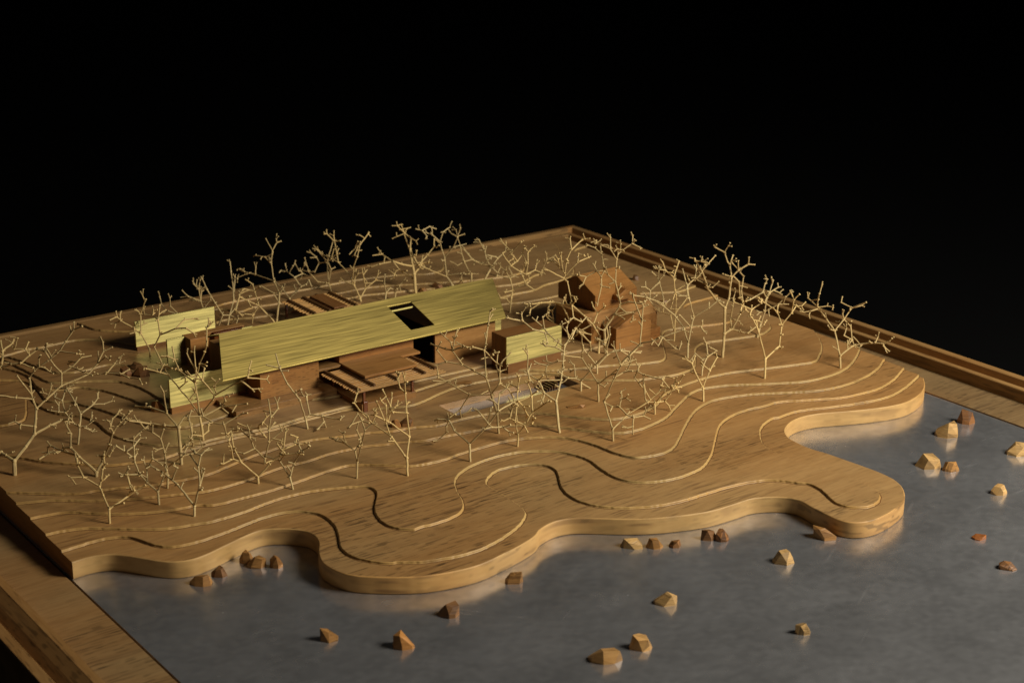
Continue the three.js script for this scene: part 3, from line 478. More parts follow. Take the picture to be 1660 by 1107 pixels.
// base in metres, trunk radius in mm; each limb is [parent limb, x, y, z, x, y, z, ...] in mm from the base, starting on its parent
function twigTree(label, x, y, z, radius, limbs) {
  const rnd = mulberry(++treeSeed * 7919), o = thing('twig_tree', label, 'twig tree', [x, y, z], 'bare twig trees standing on the land');
  const paths = limbs.map((l) => { const p = []; for (let i = 1; i < l.length; i += 3) p.push(new THREE.Vector3(l[i], l[i + 1], l[i + 2]).multiplyScalar(mm)); return p; });
  paths[0].unshift(paths[0][0].clone().add(new THREE.Vector3(0, -0.0015, 0)));
  const depth = [], owner = [], twigOf = [], made = new Map(), R = [], bins = new Map();
  limbs.forEach((l, i) => {
    const par = l[0];
    depth[i] = par < 0 ? 0 : depth[par] + 1; owner[i] = depth[i] < 2 ? i : owner[par]; twigOf[i] = depth[i] < 3 ? i : twigOf[par];
    R[i] = par < 0 ? radius * 1.2 : Math.max(0.74, R[par] * (par === 0 ? 0.76 : 0.82));
    const p = paths[i], end = p[p.length - 1];
    const tip = !paths.some((q, j) => j !== i && limbs[j][0] === i && q[0].distanceTo(end) < 0.0025);
    const pts = [], rad = []; let total = 0; for (let k = 1; k < p.length; k++) total += p[k].distanceTo(p[k - 1]);
    const r0 = R[i] * mm, r1 = (tip ? Math.max(0.58, R[i] * 0.8) : Math.max(0.64, R[i] * 0.88)) * mm; let run = 0;
    for (let k = 0; k < p.length; k++) {
      if (k) { const L = p[k].distanceTo(p[k - 1]), m = Math.max(1, Math.round(L / 0.005)); for (let q = 1; q < m; q++) { const t = q / m, w = new THREE.Vector3().lerpVectors(p[k - 1], p[k], t); w.x += (rnd() - 0.5) * 0.0005; w.y += (rnd() - 0.5) * 0.0004; w.z += (rnd() - 0.5) * 0.0005; pts.push(w); rad.push((r0 + (r1 - r0) * (run + L * t) / total) * (0.92 + 0.16 * rnd())); } run += L; }
      pts.push(p[k]); rad.push(r0 + (r1 - r0) * (total ? run / total : 0));
    }
    const parts = [];
    if (tip && pts.length > 1) {                                    // the tip flares like a cut flower stalk
      const d = end.clone().sub(pts[pts.length - 2]).normalize();
      rad[rad.length - 1] = r1 * 1.05; pts.push(end.clone().addScaledVector(d, 0.0007)); rad.push(r1 * (1.6 + 0.6 * rnd()));
    }
    parts.push(tube(pts, rad, depth[i] < 1 ? 8 : 6));
    if (tip && i && rnd() > 0.35) {                                  // the tip divides into short stalks
      const d = end.clone().sub(pts[0]).normalize();
      for (let q = 0; q < 2; q++) {
        const v = d.clone().multiplyScalar(0.7).add(new THREE.Vector3(rnd() - 0.5, rnd() - 0.35, rnd() - 0.5).multiplyScalar(1.62)).normalize(), L = 0.0025 + 0.0035 * rnd(), e1 = end.clone().addScaledVector(v, L);
        parts.push(tube([end.clone(), end.clone().lerp(e1, 0.6), e1, e1.clone().addScaledVector(v, 0.0006)], [0.0006, 0.00055, 0.00058, 0.0010], 5));
      }
    }
    if (i && total > 0.009 && rnd() > 0.45) {                       // a side shoot, sometimes forked
      const s = pts[Math.floor(pts.length * (0.3 + 0.5 * rnd()))], v = new THREE.Vector3(rnd() - 0.5, rnd() * 0.8 - 0.2, rnd() - 0.5).normalize(), L = 0.004 + 0.007 * rnd(), e1 = s.clone().addScaledVector(v, L);
      parts.push(tube([s.clone(), s.clone().lerp(e1, 0.5).add(new THREE.Vector3(0, 0.0004, 0)), e1, e1.clone().addScaledVector(v, 0.0006)], [0.00065, 0.0006, 0.0006, 0.001], 5));
      if (rnd() > 0.4) { const w = v.clone().add(new THREE.Vector3(rnd() - 0.5, rnd() - 0.2, rnd() - 0.5).multiplyScalar(1.6)).normalize(), m = s.clone().lerp(e1, 0.6), e2 = m.clone().addScaledVector(w, L * 0.6); parts.push(tube([m, e2, e2.clone().addScaledVector(w, 0.0006)], [0.0006, 0.00056, 0.00095], 5)); }
    }
    for (let k = 0; k < p.length; k++) if (!(k === 0 && i === 0) && !(tip && k === p.length - 1) && !(k < 2 && i === 0)) {
      const r = (k === 0 ? Math.max(R[i], 0.6) : Math.max(0.55, R[i] * 0.9)) * mm * (1.1 + 0.35 * rnd());
      const b = ball.clone(); b.scale(r, r * (0.9 + 0.5 * rnd()), r); b.rotateZ(rnd() * 3); b.translate(p[k].x, p[k].y, p[k].z); parts.push(b.toNonIndexed());
      if (rnd() > 0.45) {                                           // a broken stub left at the node
        const v = new THREE.Vector3(rnd() - 0.5, rnd() * 0.7 - 0.15, rnd() - 0.5).normalize(), L = 0.0014 + 0.0022 * rnd();
        parts.push(tube([p[k].clone(), p[k].clone().addScaledVector(v, L)], [0.0005, 0.00066], 5));
      }
    }
    const key = depth[i] < 2 ? i : twigOf[i]; if (!bins.has(key)) bins.set(key, []);
    bins.get(key).push(...parts.map((g) => { const q = g.index ? g.toNonIndexed() : g; for (const a of Object.keys(q.attributes)) if (!['position', 'normal', 'uv'].includes(a)) q.deleteAttribute(a); return q; }));
  });
  for (const k of [...bins.keys()].sort((a, b) => depth[a] - depth[b])) made.set(k, part(['trunk', 'branch', 'twig'][Math.min(2, depth[k])], mergeGeometries(bins.get(k)), TWIG[treeSeed % 3], depth[k] < 2 ? o : made.get(owner[k])));
}
twigTree('tall wide-spreading twig tree with a thick stem nearest the left border of the photo', -0.4191, 0.0250, 0.0301, 1.60, [
  [-1, 0, 0, 0, 2.1, 11.1, -3.7],
  [0, 2.1, 11.1, -3.7, -1.5, 14.3, -12.9, -3.9, 15.8, -18.9, -6.5, 17.1, -24.3],
  [0, 2.1, 11.1, -3.7, 14.8, 19.9, -8.3, 25.9, 27.4, -14.4],
  [2, 25.9, 27.4, -14.4, 28.5, 31.3, -19.3, 32.6, 36.5, -26.5, 36.2, 43, -32.7],
  [3, 36.2, 43, -32.7, 35.1, 49.2, -35.1, 34.6, 55.3, -37.7, 35.3, 62, -39.9, 35.4, 70, -41.2],
  [4, 35.4, 70, -41.2, 39.1, 77.2, -36.7, 42.4, 81.1, -33.8],
  [5, 42.4, 81.1, -33.8, 46.5, 79.9, -32.1, 50.9, 75.2, -30.9],
  [5, 42.4, 81.1, -33.8, 42.5, 88.5, -32.5],
  [4, 34.6, 55.3, -37.7, 27.7, 67.1, -36.9, 23.7, 75, -38.2],
  [4, 34.9, 51.4, -36, 20.6, 55.3, -38.2, 8.9, 57.7, -42.8],
  [4, 36.1, 43.6, -32.9, 47.3, 49.1, -34.9, 62.7, 55.8, -40.9, 76.6, 58.5, -41.8, 90, 60.8, -43],
  [10, 46, 48.4, -34.7, 50.2, 58.7, -31.8],
  [10, 63.7, 56, -41, 65.6, 60.1, -44.1, 67.7, 65.3, -48.1],
  [12, 67.7, 65.3, -48.1, 62.4, 73.2, -51, 59.4, 79.4, -52.4, 56.4, 86.4, -53.6],
  [13, 56.4, 86.4, -53.6, 57.1, 94.8, -50],
  [13, 56.4, 86.4, -53.6, 51.6, 88.2, -58],
  [12, 67.7, 65.3, -48.1, 76.9, 69.9, -46.1, 85.7, 77.1, -45.7],
  [16, 85.7, 77.1, -45.7, 94.6, 77.3, -44.6],
  [16, 85.7, 77.1, -45.7, 87.9, 80.5, -44.1, 83.7, 80.8, -46.1],
  [16, 76.9, 69.9, -46.1, 79.9, 68.7, -39.4, 82, 68, -31.6],
  [10, 90, 60.8, -43, 101.3, 68.3, -45.9, 108.5, 77.8, -48.1],
  [20, 108.5, 77.8, -48.1, 110.7, 84.5, -53.3],
  [20, 108.5, 77.8, -48.1, 115.3, 81.4, -44.2],
  [20, 101.3, 68.3, -45.9, 105.7, 76.4, -36.9, 106.9, 74.5, -32.2],
  [10, 90, 60.8, -43, 96.6, 62.4, -34.2, 101.8, 64, -28.1],
  [24, 101.8, 64, -28.1, 110.5, 69.3, -31.5, 117.4, 73.8, -34.7],
  [25, 110.5, 69.3, -31.5, 114.8, 70.3, -29.5],
  [24, 101.8, 64, -28.1, 109.6, 65.5, -14.5],
  [27, 109.6, 65.5, -14.5, 117.8, 67.8, -15.2],
  [27, 109.6, 65.5, -14.5, 113.5, 63.8, -4.6, 117.6, 65.3, 6.5],
  [5, 42.4, 81.1, -33.8, 49, 86.6, -28.7, 58.2, 94.9, -23.5],
  [30, 58.2, 94.9, -23.5, 63.8, 103.5, -21.5, 70.5, 114.4, -17.4],
  [31, 70.5, 114.4, -17.4, 71, 120.8, -17.1],
  [31, 70.5, 114.4, -17.4, 75.1, 118.5, -9.8],
  [30, 58.2, 94.9, -23.5, 67.3, 95.4, -7.8],
  [2, 25.9, 27.4, -14.4, 40.2, 30.7, -17.1, 53.2, 32.8, -18.4],
  [35, 53.2, 32.8, -18.4, 62, 28.6, -18.6],
  [3, 29, 31.8, -20, 17.9, 34.4, -25.6],
  [37, 17.9, 34.4, -25.6, 15.2, 36.9, -30.4],
  [37, 17.9, 34.4, -25.6, 17.1, 31.6, -24.6],
  [35, 53.2, 32.8, -18.4, 56.8, 34.6, -12.7]]);
twigTree('twig tree cut off by the left border, fine tips over the highest left terraces', -0.3637, 0.0290, -0.1819, 1.51, [
  [-1, 0, 0, 0, 1.1, 12.2, -2.1],
  [0, 1.1, 12.2, -2.1, 12.1, 19.2, 1.4],
  [1, 12.1, 19.2, 1.4, 19.4, 24.4, 11.7, 25.7, 26.5, 20.5],
  [2, 25.7, 26.5, 20.5, 34.9, 32.9, 20.4, 41.7, 37.7, 22.5],
  [2, 25.7, 26.5, 20.5, 33.5, 23.4, 31],
  [1, 12.1, 19.2, 1.4, 16.1, 25.4, -3.1, 19.3, 32.3, -9.4],
  [5, 19.3, 32.3, -9.4, 22.2, 38.7, -21],
  [5, 19.3, 32.3, -9.4, 31, 36.7, -13.6],
  [3, 34.9, 32.9, 20.4, 33.3, 38.5, 16.4, 24.2, 38.7, 9.9],
  [8, 24.2, 38.7, 9.9, 22.9, 41.4, 9.2],
  [8, 24.2, 38.7, 9.9, 26.9, 50.5, 15],
  [8, 33.3, 38.5, 16.4, 38.7, 42.7, 10.5],
  [0, 1.1, 12.2, -2.1, -4.6, 23.4, -15.4],
  [12, -4.6, 23.4, -15.4, -6.5, 37.4, -16.2]]);
twigTree('slim twig tree with a high fork, standing behind the short-trunked tree on the left', -0.3490, 0.0270, 0.0004, 0.83, [
  [-1, 0, 0, 0, 3.8, 15.9, -2.5, 7.2, 26.2, -5.5],
  [0, 7.2, 26.2, -5.5, 7.2, 32.4, -14.5, 6.7, 40.7, -30.1],
  [1, 6.7, 40.7, -30.1, 6.3, 42.5, -32.9, 1.5, 40.9, -40.2],
  [2, 6.3, 42.5, -32.9, 8.9, 43.7, -32.8],
  [0, 3.7, 15.5, -2.4, 1, 17.3, -6.7, -2.4, 25.7, -18.2],
  [4, -2.4, 25.7, -18.2, -0.9, 34.1, -27.4, -4.8, 35.9, -34.2],
  [5, -0.9, 34.1, -27.4, 4.4, 39.4, -33.2],
  [4, -2.4, 25.7, -18.2, -7.3, 26.1, -21.7, -12.5, 26.8, -27.3],
  [4, -2.4, 25.7, -18.2, 0.6, 29.7, -15.5, 4.3, 33.2, -11.4],
  [0, 7.2, 26.2, -5.5, 20.4, 31.6, -7.6],
  [9, 20.4, 31.6, -7.6, 25.7, 36, -9.2],
  [9, 20.4, 31.6, -7.6, 29.3, 31, -4.5, 35.7, 32.6, -3.2],
  [0, 3.8, 15.9, -2.5, 8.4, 16.2, 1.8, 13.8, 21.1, 4.9],
  [0, 3.8, 15.9, -2.5, 11.4, 11.8, -0.1, 13.8, 9.4, 0.8]]);
twigTree('twig tree forking almost at the ground, with a stub of trunk, at left', -0.3630, 0.0250, 0.0741, 1.33, [
  [-1, 0, 0, 0, 0.7, 3.3, -0.9],
  [0, 0.7, 3.3, -0.9, -9.3, 16.4, -12.4, -13.1, 23.4, -20.2],
  [1, -13.1, 23.4, -20.2, -16.6, 21.6, -27],
  [1, -13.1, 23.4, -20.2, -9.2, 33.1, -27],
  [3, -9.2, 33.1, -27, -10.2, 38.3, -32.2],
  [1, -9.7, 17.2, -13.3, -17.9, 18.5, -28.3, -23.4, 20.9, -40.2],
  [5, -23.4, 20.9, -40.2, -25.1, 24.3, -42.4],
  [5, -23.4, 20.9, -40.2, -25.2, 18.9, -42.3, -25.3, 14.1, -43],
  [5, -17.9, 18.5, -28.3, -30.3, 20.2, -26.1, -40.3, 18.2, -23.3],
  [0, 0.7, 3.3, -0.9, 7.7, 11.8, -1.4, 9.5, 15, -2.9],
  [9, 9.5, 15, -2.9, 7.1, 15.7, -5.2],
  [9, 9.5, 15, -2.9, 12.8, 16, -0.2, 15.5, 20.7, 1.1],
  [9, 9.5, 15, -2.9, 12.6, 27.1, 3.1, 14.5, 40, 8.5],
  [12, 14.5, 40, 8.5, 13.1, 44.5, 8.8, 12, 51, 8.9],
  [12, 14.5, 40, 8.5, 18.3, 46, 10.1, 23.3, 51.9, 12.9, 26.6, 56.9, 15.3],
  [13, 12.7, 46.6, 8.8, 16.4, 51.5, 5.4, 21.7, 54, 4],
  [14, 18.3, 46, 10.1, 20.5, 49.5, 12.2]]);
twigTree('Y-shaped twig tree nearest the left front corner of the land, on the lowest tree-bearing terrace', -0.3877, 0.0190, 0.1576, 0.86, [
  [-1, 0, 0, 0, 1.4, 11.3, -2],
  [0, 1.4, 11.3, -2, 1.6, 19.9, -13.2, 1.6, 25.6, -19.4],
  [1, 1.6, 25.6, -19.4, -7.4, 32.2, -29.8],
  [2, -7.4, 32.2, -29.8, -15.4, 31.8, -35.8],
  [2, -7.4, 32.2, -29.8, -8.6, 40.2, -37.6, -7.6, 45.2, -40.7],
  [1, 1.6, 25.6, -19.4, 3.6, 30.6, -19.7, 5.9, 39.2, -20.8, 7.9, 42.9, -20],
  [5, 7.9, 42.9, -20, 7, 49.6, -19.6],
  [5, 3.1, 29.3, -19.6, 5.7, 30.6, -19.2],
  [0, 1.4, 11.3, -2, 20.8, 16, -7.8],
  [8, 20.8, 16, -7.8, 33.1, 25.1, -0.3],
  [8, 20.8, 16, -7.8, 21.5, 20.4, -5.1, 23.6, 23, -0.8],
  [10, 22.5, 21.6, -3, 22.2, 24, -4.5, 22.7, 33.2, -11.1, 21.1, 32.5, -12.8],
  [11, 22.7, 33.2, -11.1, 29.6, 33.6, -3.6],
  [1, 1.6, 19.9, -13.2, 0.4, 24.9, -13.3]]);
twigTree('crooked twig tree just left of the V-shaped tree in the left foreground', -0.3409, 0.0210, 0.1514, 0.83, [
  [-1, 0, 0, 0, 1.9, 9.6, -4.6],
  [0, 1.9, 9.6, -4.6, -4.2, 16.8, -11.6, -8.4, 24.1, -17, -10.1, 33.9, -20.4, -9.5, 47.9, -21.4],
  [1, -9.5, 47.9, -21.4, -1.7, 51.9, -25.4],
  [1, -9.5, 47.9, -21.4, -14.8, 44.8, -22.5],
  [1, -9.9, 37.8, -20.7, -6.9, 39.9, -22.9],
  [1, -10, 36.7, -20.6, -17.1, 44.7, -24.4, -22.9, 49.8, -26.4],
  [5, -17.1, 44.7, -24.4, -16.2, 48, -25.9],
  [1, -8.1, 23.7, -16.7, -17.1, 24.2, -20.6, -19.9, 23.8, -21.6],
  [7, -17.1, 24.2, -20.6, -19.5, 18, -10.2, -18.6, 16.5, -3.7],
  [1, -4.2, 16.8, -11.6, 1.1, 24.7, -22.6],
  [9, 1.1, 24.7, -22.6, -1, 32.3, -23.1],
  [9, 1.1, 24.7, -22.6, 5.2, 33.9, -18.8],
  [1, 1.7, 9.9, -4.9, 5.5, 19.2, -2.6, 8.4, 28.5, -0.5],
  [12, 5.5, 19.2, -2.6, 9.7, 22.2, -2.5]]);
twigTree('dark-trunked twig tree with a flat spreading crown before the lower left gold wall', -0.2918, 0.0250, 0.0928, 1.22, [
  [-1, 0, 0, 0, 2.5, 14.8, -5.9, 3.9, 31.1, -9.3],
  [0, 3.9, 31.1, -9.3, -4, 31, -20.5, -11.9, 30.5, -32.8],
  [1, -11.9, 30.5, -32.8, -21.4, 25.4, -33.2, -28.4, 20.2, -33.5],
  [2, -28.4, 20.2, -33.5, -35.7, 20.1, -37.8],
  [2, -28.4, 20.2, -33.5, -29, 12.9, -34.3],
  [1, -11.9, 30.5, -32.8, -32, 38.4, -31.8],
  [1, -11.9, 30.5, -32.8, -20.8, 32.5, -41.1, -26.7, 33.8, -46.6],
  [6, -26.7, 33.8, -46.6, -30.8, 30.2, -47.5],
  [6, -20.8, 32.5, -41.1, -21.3, 36.1, -45.9],
  [5, -22.1, 34.6, -32.3, -19.5, 29.1, -29.6],
  [6, -26.7, 33.8, -46.6, -28.7, 37.1, -50.9],
  [1, 3.6, 31, -9.8, 1.4, 39.4, -27.3, -5.7, 41, -44.8, -12.7, 38.6, -61.7],
  [11, 1.4, 39.4, -27.3, -1.1, 60.8, -25.3, -3.2, 65.9, -26.4],
  [11, -8.2, 40.2, -50.7, -7.6, 43.3, -49.6],
  [11, 3.5, 31.5, -10.8, 11.1, 38.7, -11.9, 26, 37.8, -5.4],
  [14, 26, 37.8, -5.4, 44.2, 42.2, -6.5],
  [15, 44.2, 42.2, -6.5, 46.9, 48.8, -2.5, 45.5, 53.3, -2.5],
  [16, 45.5, 53.3, -2.5, 48.2, 54.8, -0.9],
  [15, 44.2, 42.2, -6.5, 58.4, 49, 16],
  [15, 44.2, 42.2, -6.5, 49.1, 36.4, -3.8],
  [14, 26, 37.8, -5.4, 30.6, 33.7, 3.9, 36.7, 33.4, 12.4],
  [20, 36.7, 33.4, 12.4, 50.3, 40.7, 17.2, 53.6, 41.8, 17.8],
  [20, 36.7, 33.4, 12.4, 39.7, 23.4, 9.7],
  [15, 44.2, 42.2, -6.5, 44.4, 45, -8.2],
  [14, 26, 37.8, -5.4, 26.9, 42.4, -10.2]]);
twigTree('tall slender twig tree before the lower left gold wall, branches crossing the roof end', -0.2549, 0.0290, 0.0613, 1.01, [
  [-1, 0, 0, 0, 1.4, 12, -4.8, 2.2, 20, -9.2],
  [0, 2.2, 20, -9.2, 5.1, 33.3, -16.9, 7.4, 45.8, -25.5],
  [1, 7.4, 45.8, -25.5, 1.6, 53.3, -45.5, 2.9, 60.2, -56.6, 6.2, 68.8, -66.9],
  [2, 2.9, 60.2, -56.6, -3.1, 64.4, -58.4],
  [1, 7.4, 45.8, -25.5, 8.1, 67.7, -15, 10.4, 80.3, -7.7],
  [4, 10.4, 80.3, -7.7, 10.9, 87.1, -4.2],
  [5, 10.9, 87.1, -4.2, 11.7, 89.6, -5.3, 15.2, 100.4, -11, 17.6, 102.7, -10.3],
  [1, 7.4, 45.8, -25.5, 9.4, 56.4, -26.3, 10.8, 72.9, -30.7],
  [7, 9.4, 57.2, -26.5, 7.6, 64.5, -32.4, 6.1, 71.5, -35.9],
  [4, 8.1, 67.7, -15, 9.1, 64.5, -7.7, 3.3, 58.5, -0.3],
  [1, 2.4, 20.7, -9.6, -1.1, 32.5, -21.5],
  [10, -1.1, 32.5, -21.5, -3.1, 39.3, -37.5, -4.7, 47.4, -55.4, -5.1, 54.6, -66.8],
  [10, -1.1, 32.5, -21.5, 4.3, 38.6, -20.1],
  [11, -5.1, 54.6, -66.8, -5.3, 68, -81.5],
  [13, -5.3, 68, -81.5, -1.8, 80.5, -74.4],
  [14, -1.8, 80.5, -74.4, -1.6, 93.5, -77.7, 0.2, 104.5, -77],
  [15, -1.5, 94.3, -77.6, -3.8, 97.5, -83.8, -9.1, 97.8, -89.7],
  [16, -3.8, 97.5, -83.8, -2.2, 101.2, -84.8],
  [14, -1.8, 80.5, -74.4, 7.6, 88.6, -60.2, 13, 91, -49],
  [18, 7.6, 88.6, -60.2, 18.3, 94.4, -63.1, 26, 94.1, -62.2],
  [18, 13, 91, -49, 18.4, 86, -46],
  [11, -5.1, 54.6, -66.8, -7.9, 55.5, -70.3],
  [11, -5, 52.4, -63.3, -3.3, 54, -61.3, 1, 52.6, -52.6],
  [11, -4.7, 47.4, -55.4, -15, 52.4, -57.4, -24.8, 56.1, -62.2],
  [23, -12.1, 51, -56.9, -7.8, 56.1, -58.9],
  [0, 2.2, 19.7, -9, 10.7, 37.2, 2.5, 11.7, 41.9, 4.6],
  [25, 11.7, 41.9, 4.6, 2, 57.5, 1.2, -2.5, 66.3, -1.1],
  [26, 2, 57.5, 1.2, -6.8, 62.3, -3.4],
  [25, 11.7, 41.9, 4.6, 23.4, 54.2, 19.5, 31.7, 62.7, 31.6],
  [28, 31.7, 62.7, 31.6, 39.8, 74.1, 24.2],
  [28, 31.7, 62.7, 31.6, 48.8, 58.2, 34.2],
  [28, 28, 58.9, 26.1, 35.2, 51.2, 32.2, 40.3, 51.1, 34.4],
  [28, 13, 43.3, 6.3, 11.3, 51, 4.6, 15.4, 57.5, 7.9],
  [0, 0.3, 3, -1.2, -9.1, 6.2, -2.3],
  [33, -9.1, 6.2, -2.3, -5.5, 13.5, -10.5, -5.8, 15.6, -15.1],
  [33, -9.1, 6.2, -2.3, -16.4, 1.4, 2.9],
  [0, 0.4, 3.7, -1.5, 6.8, 6.1, -3, 9.1, 9.7, -6.4],
  [31, 35.2, 51.2, 32.2, 36, 49.4, 34],
  [11, -3.1, 39.3, -37.5, 0.5, 45.5, -31.4, 0.4, 51.1, -30.3]]);
twigTree('V-shaped twig tree, second from the left along the front terrace edge', -0.3255, 0.0190, 0.1855, 0.97, [
  [-1, 0, 0, 0, 1.6, 8.1, -1.9],
  [0, 1.6, 8.1, -1.9, -2.3, 20.6, -23.9, -6.4, 26.3, -38.2, -12.2, 29.9, -53],
  [1, -6.4, 26.3, -38.2, -5.4, 29.8, -36.5],
  [1, -4, 22.9, -29.8, -0.6, 34.2, -26.4],
  [0, 1.6, 8.1, -1.9, 4.3, 28.3, 4.9],
  [4, 4.3, 28.3, 4.9, 5.9, 43.2, 1, 8.9, 52.8, 1],
  [5, 8.9, 52.8, 1, 12.4, 55.5, 1],
  [5, 8.9, 52.8, 1, 6.5, 53, -4.5],
  [4, 4.3, 28.3, 4.9, 9.9, 37.8, 2.1],
  [5, 5.9, 43.2, 1, 4, 50.7, -8.7],
  [1, -6.4, 26.3, -38.2, -8.9, 28.8, -38.6]]);
twigTree('straight twig tree behind the V-shaped one, one long branch to the right', -0.3222, 0.0230, 0.1285, 0.79, [
  [-1, 0, 0, 0, 1.6, 9.9, -1.2, 1.6, 18.8, -3.9, 2.3, 30.2, -6.3],
  [0, 2.3, 30.2, -6.3, 1.8, 41.7, -11.5],
  [1, 1.8, 41.7, -11.5, -3.6, 47.1, -14.9],
  [1, 1.8, 41.7, -11.5, 5, 49.2, -11.1],
  [0, 2.3, 30.2, -6.3, 7.8, 36.1, -9.3],
  [0, 1.6, 16.8, -3.3, 10.9, 30.7, 11.1],
  [5, 10.9, 30.7, 11.1, 21.5, 31.3, 13.1],
  [6, 21.5, 31.3, 13.1, 28.1, 36, 13.8],
  [5, 10.9, 30.7, 11.1, 17.2, 36, 7.2, 24.9, 43, 1.8],
  [8, 24.9, 43, 1.8, 26.4, 48.5, -3, 27.2, 54.2, -7.5],
  [8, 17.2, 36, 7.2, 21.5, 36.7, 8.8],
  [8, 24.9, 43, 1.8, 28.2, 42.7, 4.4]]);
twigTree('small twig tree with a wide V of two limbs, below the platform corner', -0.2527, 0.0210, 0.1609, 0.96, [
  [-1, 0, 0, 0, 0.6, 5.7, -1.1],
  [0, 0.6, 5.7, -1.1, -12.7, 21.2, -4.5],
  [1, -12.7, 21.2, -4.5, -15, 32.7, -13.4, -15.1, 39.6, -15, -13.5, 47.9, -16.3],
  [2, -13.5, 47.9, -16.3, -11.8, 48.2, -11.5],
  [2, -13.5, 47.9, -16.3, -19.3, 45.8, -14.3],
  [1, -12.7, 21.2, -4.5, -18.6, 24.6, -8.3],
  [5, -18.6, 24.6, -8.3, -21.8, 38.1, -4.7, -23.5, 42.6, -4.9],
  [5, -18.6, 24.6, -8.3, -27.9, 22.4, -8.3],
  [0, 0.6, 5.7, -1.1, 12.3, 19.9, 5, 17.7, 25.2, 9.7],
  [8, 17.7, 25.2, 9.7, 26.6, 28.8, 22],
  [8, 17.7, 25.2, 9.7, 21.5, 31.2, 8.2, 26, 43.1, 4.9],
  [10, 20.3, 29.4, 8.6, 32, 31.6, 9.5, 35.9, 36.5, 7],
  [11, 32, 31.6, 9.5, 37.8, 31.8, 13.2],
  [10, 21.5, 31.2, 8.2, 21.1, 34.7, 6]]);
twigTree('small dark-kneed twig tree just right of the wide V tree', -0.2324, 0.0190, 0.1852, 0.75, [
  [-1, 0, 0, 0, 0, 9.3, -4.4],
  [0, 0, 9.3, -4.4, -0.9, 19.9, -19.9, -8, 22.2, -30.6],
  [0, 0, 9.3, -4.4, 4.9, 20.8, -6],
  [2, 4.9, 20.8, -6, 9.4, 33.5, 0.8],
  [2, 4.9, 20.8, -6, 0.9, 22.5, -7.4],
  [3, 9.4, 33.5, 0.8, 9.9, 37.4, -4.4],
  [3, 9.4, 33.5, 0.8, 13.1, 37, 5.2],
  [1, -0.9, 19.5, -19.4, 0.8, 26, -15.4]]);
twigTree('thin twig tree with a short trunk directly behind the wide V tree', -0.2297, 0.0230, 0.1301, 0.75, [
  [-1, 0, 0, 0, 1, 5.1, -0.6],
  [0, 0.9, 4.7, -0.5, -5.7, 13.7, -7.8, -7.6, 23.3, -10.8, -7.6, 30.6, -11.7],
  [1, -7.6, 23.3, -10.8, -10.9, 27.3, -16.6],
  [1, -5.5, 13.3, -7.5, -16.1, 11.2, -7.5],
  [0, 1, 5.1, -0.6, 4.5, 20.3, 1.6, 5.2, 30.7, 0.5, 7.7, 42.9, 1],
  [4, 7.7, 42.9, 1, 10.6, 52, -6.7],
  [4, 7.7, 42.9, 1, 16.9, 47.8, -2.4],
  [6, 16.9, 47.8, -2.4, 18.2, 51.8, -6],
  [4, 4.5, 20.3, 1.6, 15.3, 29.6, 5.4],
  [4, 5.2, 30.7, 0.5, 10.8, 35, -0.5]]);
twigTree('low twig tree of leaning stems on the terrace just below the wooden platform corner', -0.2014, 0.0250, 0.0806, 0.75, [
  [-1, 0, 0, 0, -1.1, 2.2, -2],
  [0, -1.1, 2.2, -2, -3.2, 7, -7.9],
  [1, -3.2, 7, -7.9, -8.4, 6.3, -16.3, -13.9, 8.7, -26.5],
  [1, -3.2, 7, -7.9, -3, 11, -6.2, -1.2, 14.4, -2.4],
  [3, -1.2, 14.4, -2.4, 2.7, 18.3, -2.6],
  [3, -1.2, 14.4, -2.4, -0.1, 12.4, 3]]);
twigTree('tall single-stemmed twig tree before the left wooden block, its top crossing the gold roof edge', -0.1598, 0.0250, 0.0840, 0.86, [
  [-1, 0, 0, 0, 0.3, 7.8, -3.3],
  [0, 0.3, 7.8, -3.3, -7.9, 30.7, 2, -21.4, 50.4, 4.4],
  [1, -21.4, 50.4, 4.4, -25, 64.4, -2, -26.1, 76.6, -6.6],
  [2, -25, 64.4, -2, -33.4, 66.7, -10.6],
  [2, -24.4, 62, -0.9, -19.9, 62.4, 3.5],
  [1, -7.9, 30.7, 2, -10.4, 35.3, 0.9],
  [1, 0, 8.6, -3.1, 4.6, 12.2, -3],
  [6, 4.6, 12.2, -3, 6.7, 26.6, -12.3, 5.1, 27.3, -15.3],
  [6, 4.6, 12.2, -3, 11.2, 12.5, 8.5, 19.9, 13, 26],
  [8, 11.2, 12.5, 8.5, 17.6, -3.9, 6.3],
  [9, 13.6, 6.5, 7.7, 7.3, 3.3, 9.8],
  [7, 6.3, 23.8, -10.5, 8.7, 27.4, -14.1]]);
twigTree('slim twig tree with close upright branches left of the tall tree before the pergola', -0.1756, 0.0190, 0.1971, 0.75, [
  [-1, 0, 0, 0, 3, 13.7, -3.2],
  [0, 3, 13.7, -3.2, 3.2, 22.6, -6.8],
  [1, 3.2, 22.6, -6.8, 0.8, 26.3, -20],
  [2, 0.8, 26.3, -20, -2.2, 26, -29.4],
  [2, 0.8, 26.3, -20, -0.9, 36.1, -19.6],
  [1, 3.2, 22.6, -6.8, 6.9, 30, -4.4, 8.8, 37.3, -6.3],
  [0, 3, 13.7, -3.2, 3.7, 31.7, 3.2, 4, 47.7, 9.3],
  [6, 4, 47.7, 9.3, 5.4, 53.3, 2.1],
  [7, 5.4, 53.3, 2.1, -4.5, 52, 1.4],
  [7, 5.4, 53.3, 2.1, 4.4, 55.9, 1.7],
  [6, 4, 47.7, 9.3, 9.7, 53.2, 12.7],
  [7, 5.4, 53.3, 2.1, 8.4, 52.5, 8.2],
  [5, 7.8, 33.7, -5.3, 5.7, 41.7, -7.8, 7.3, 48.3, -7]]);
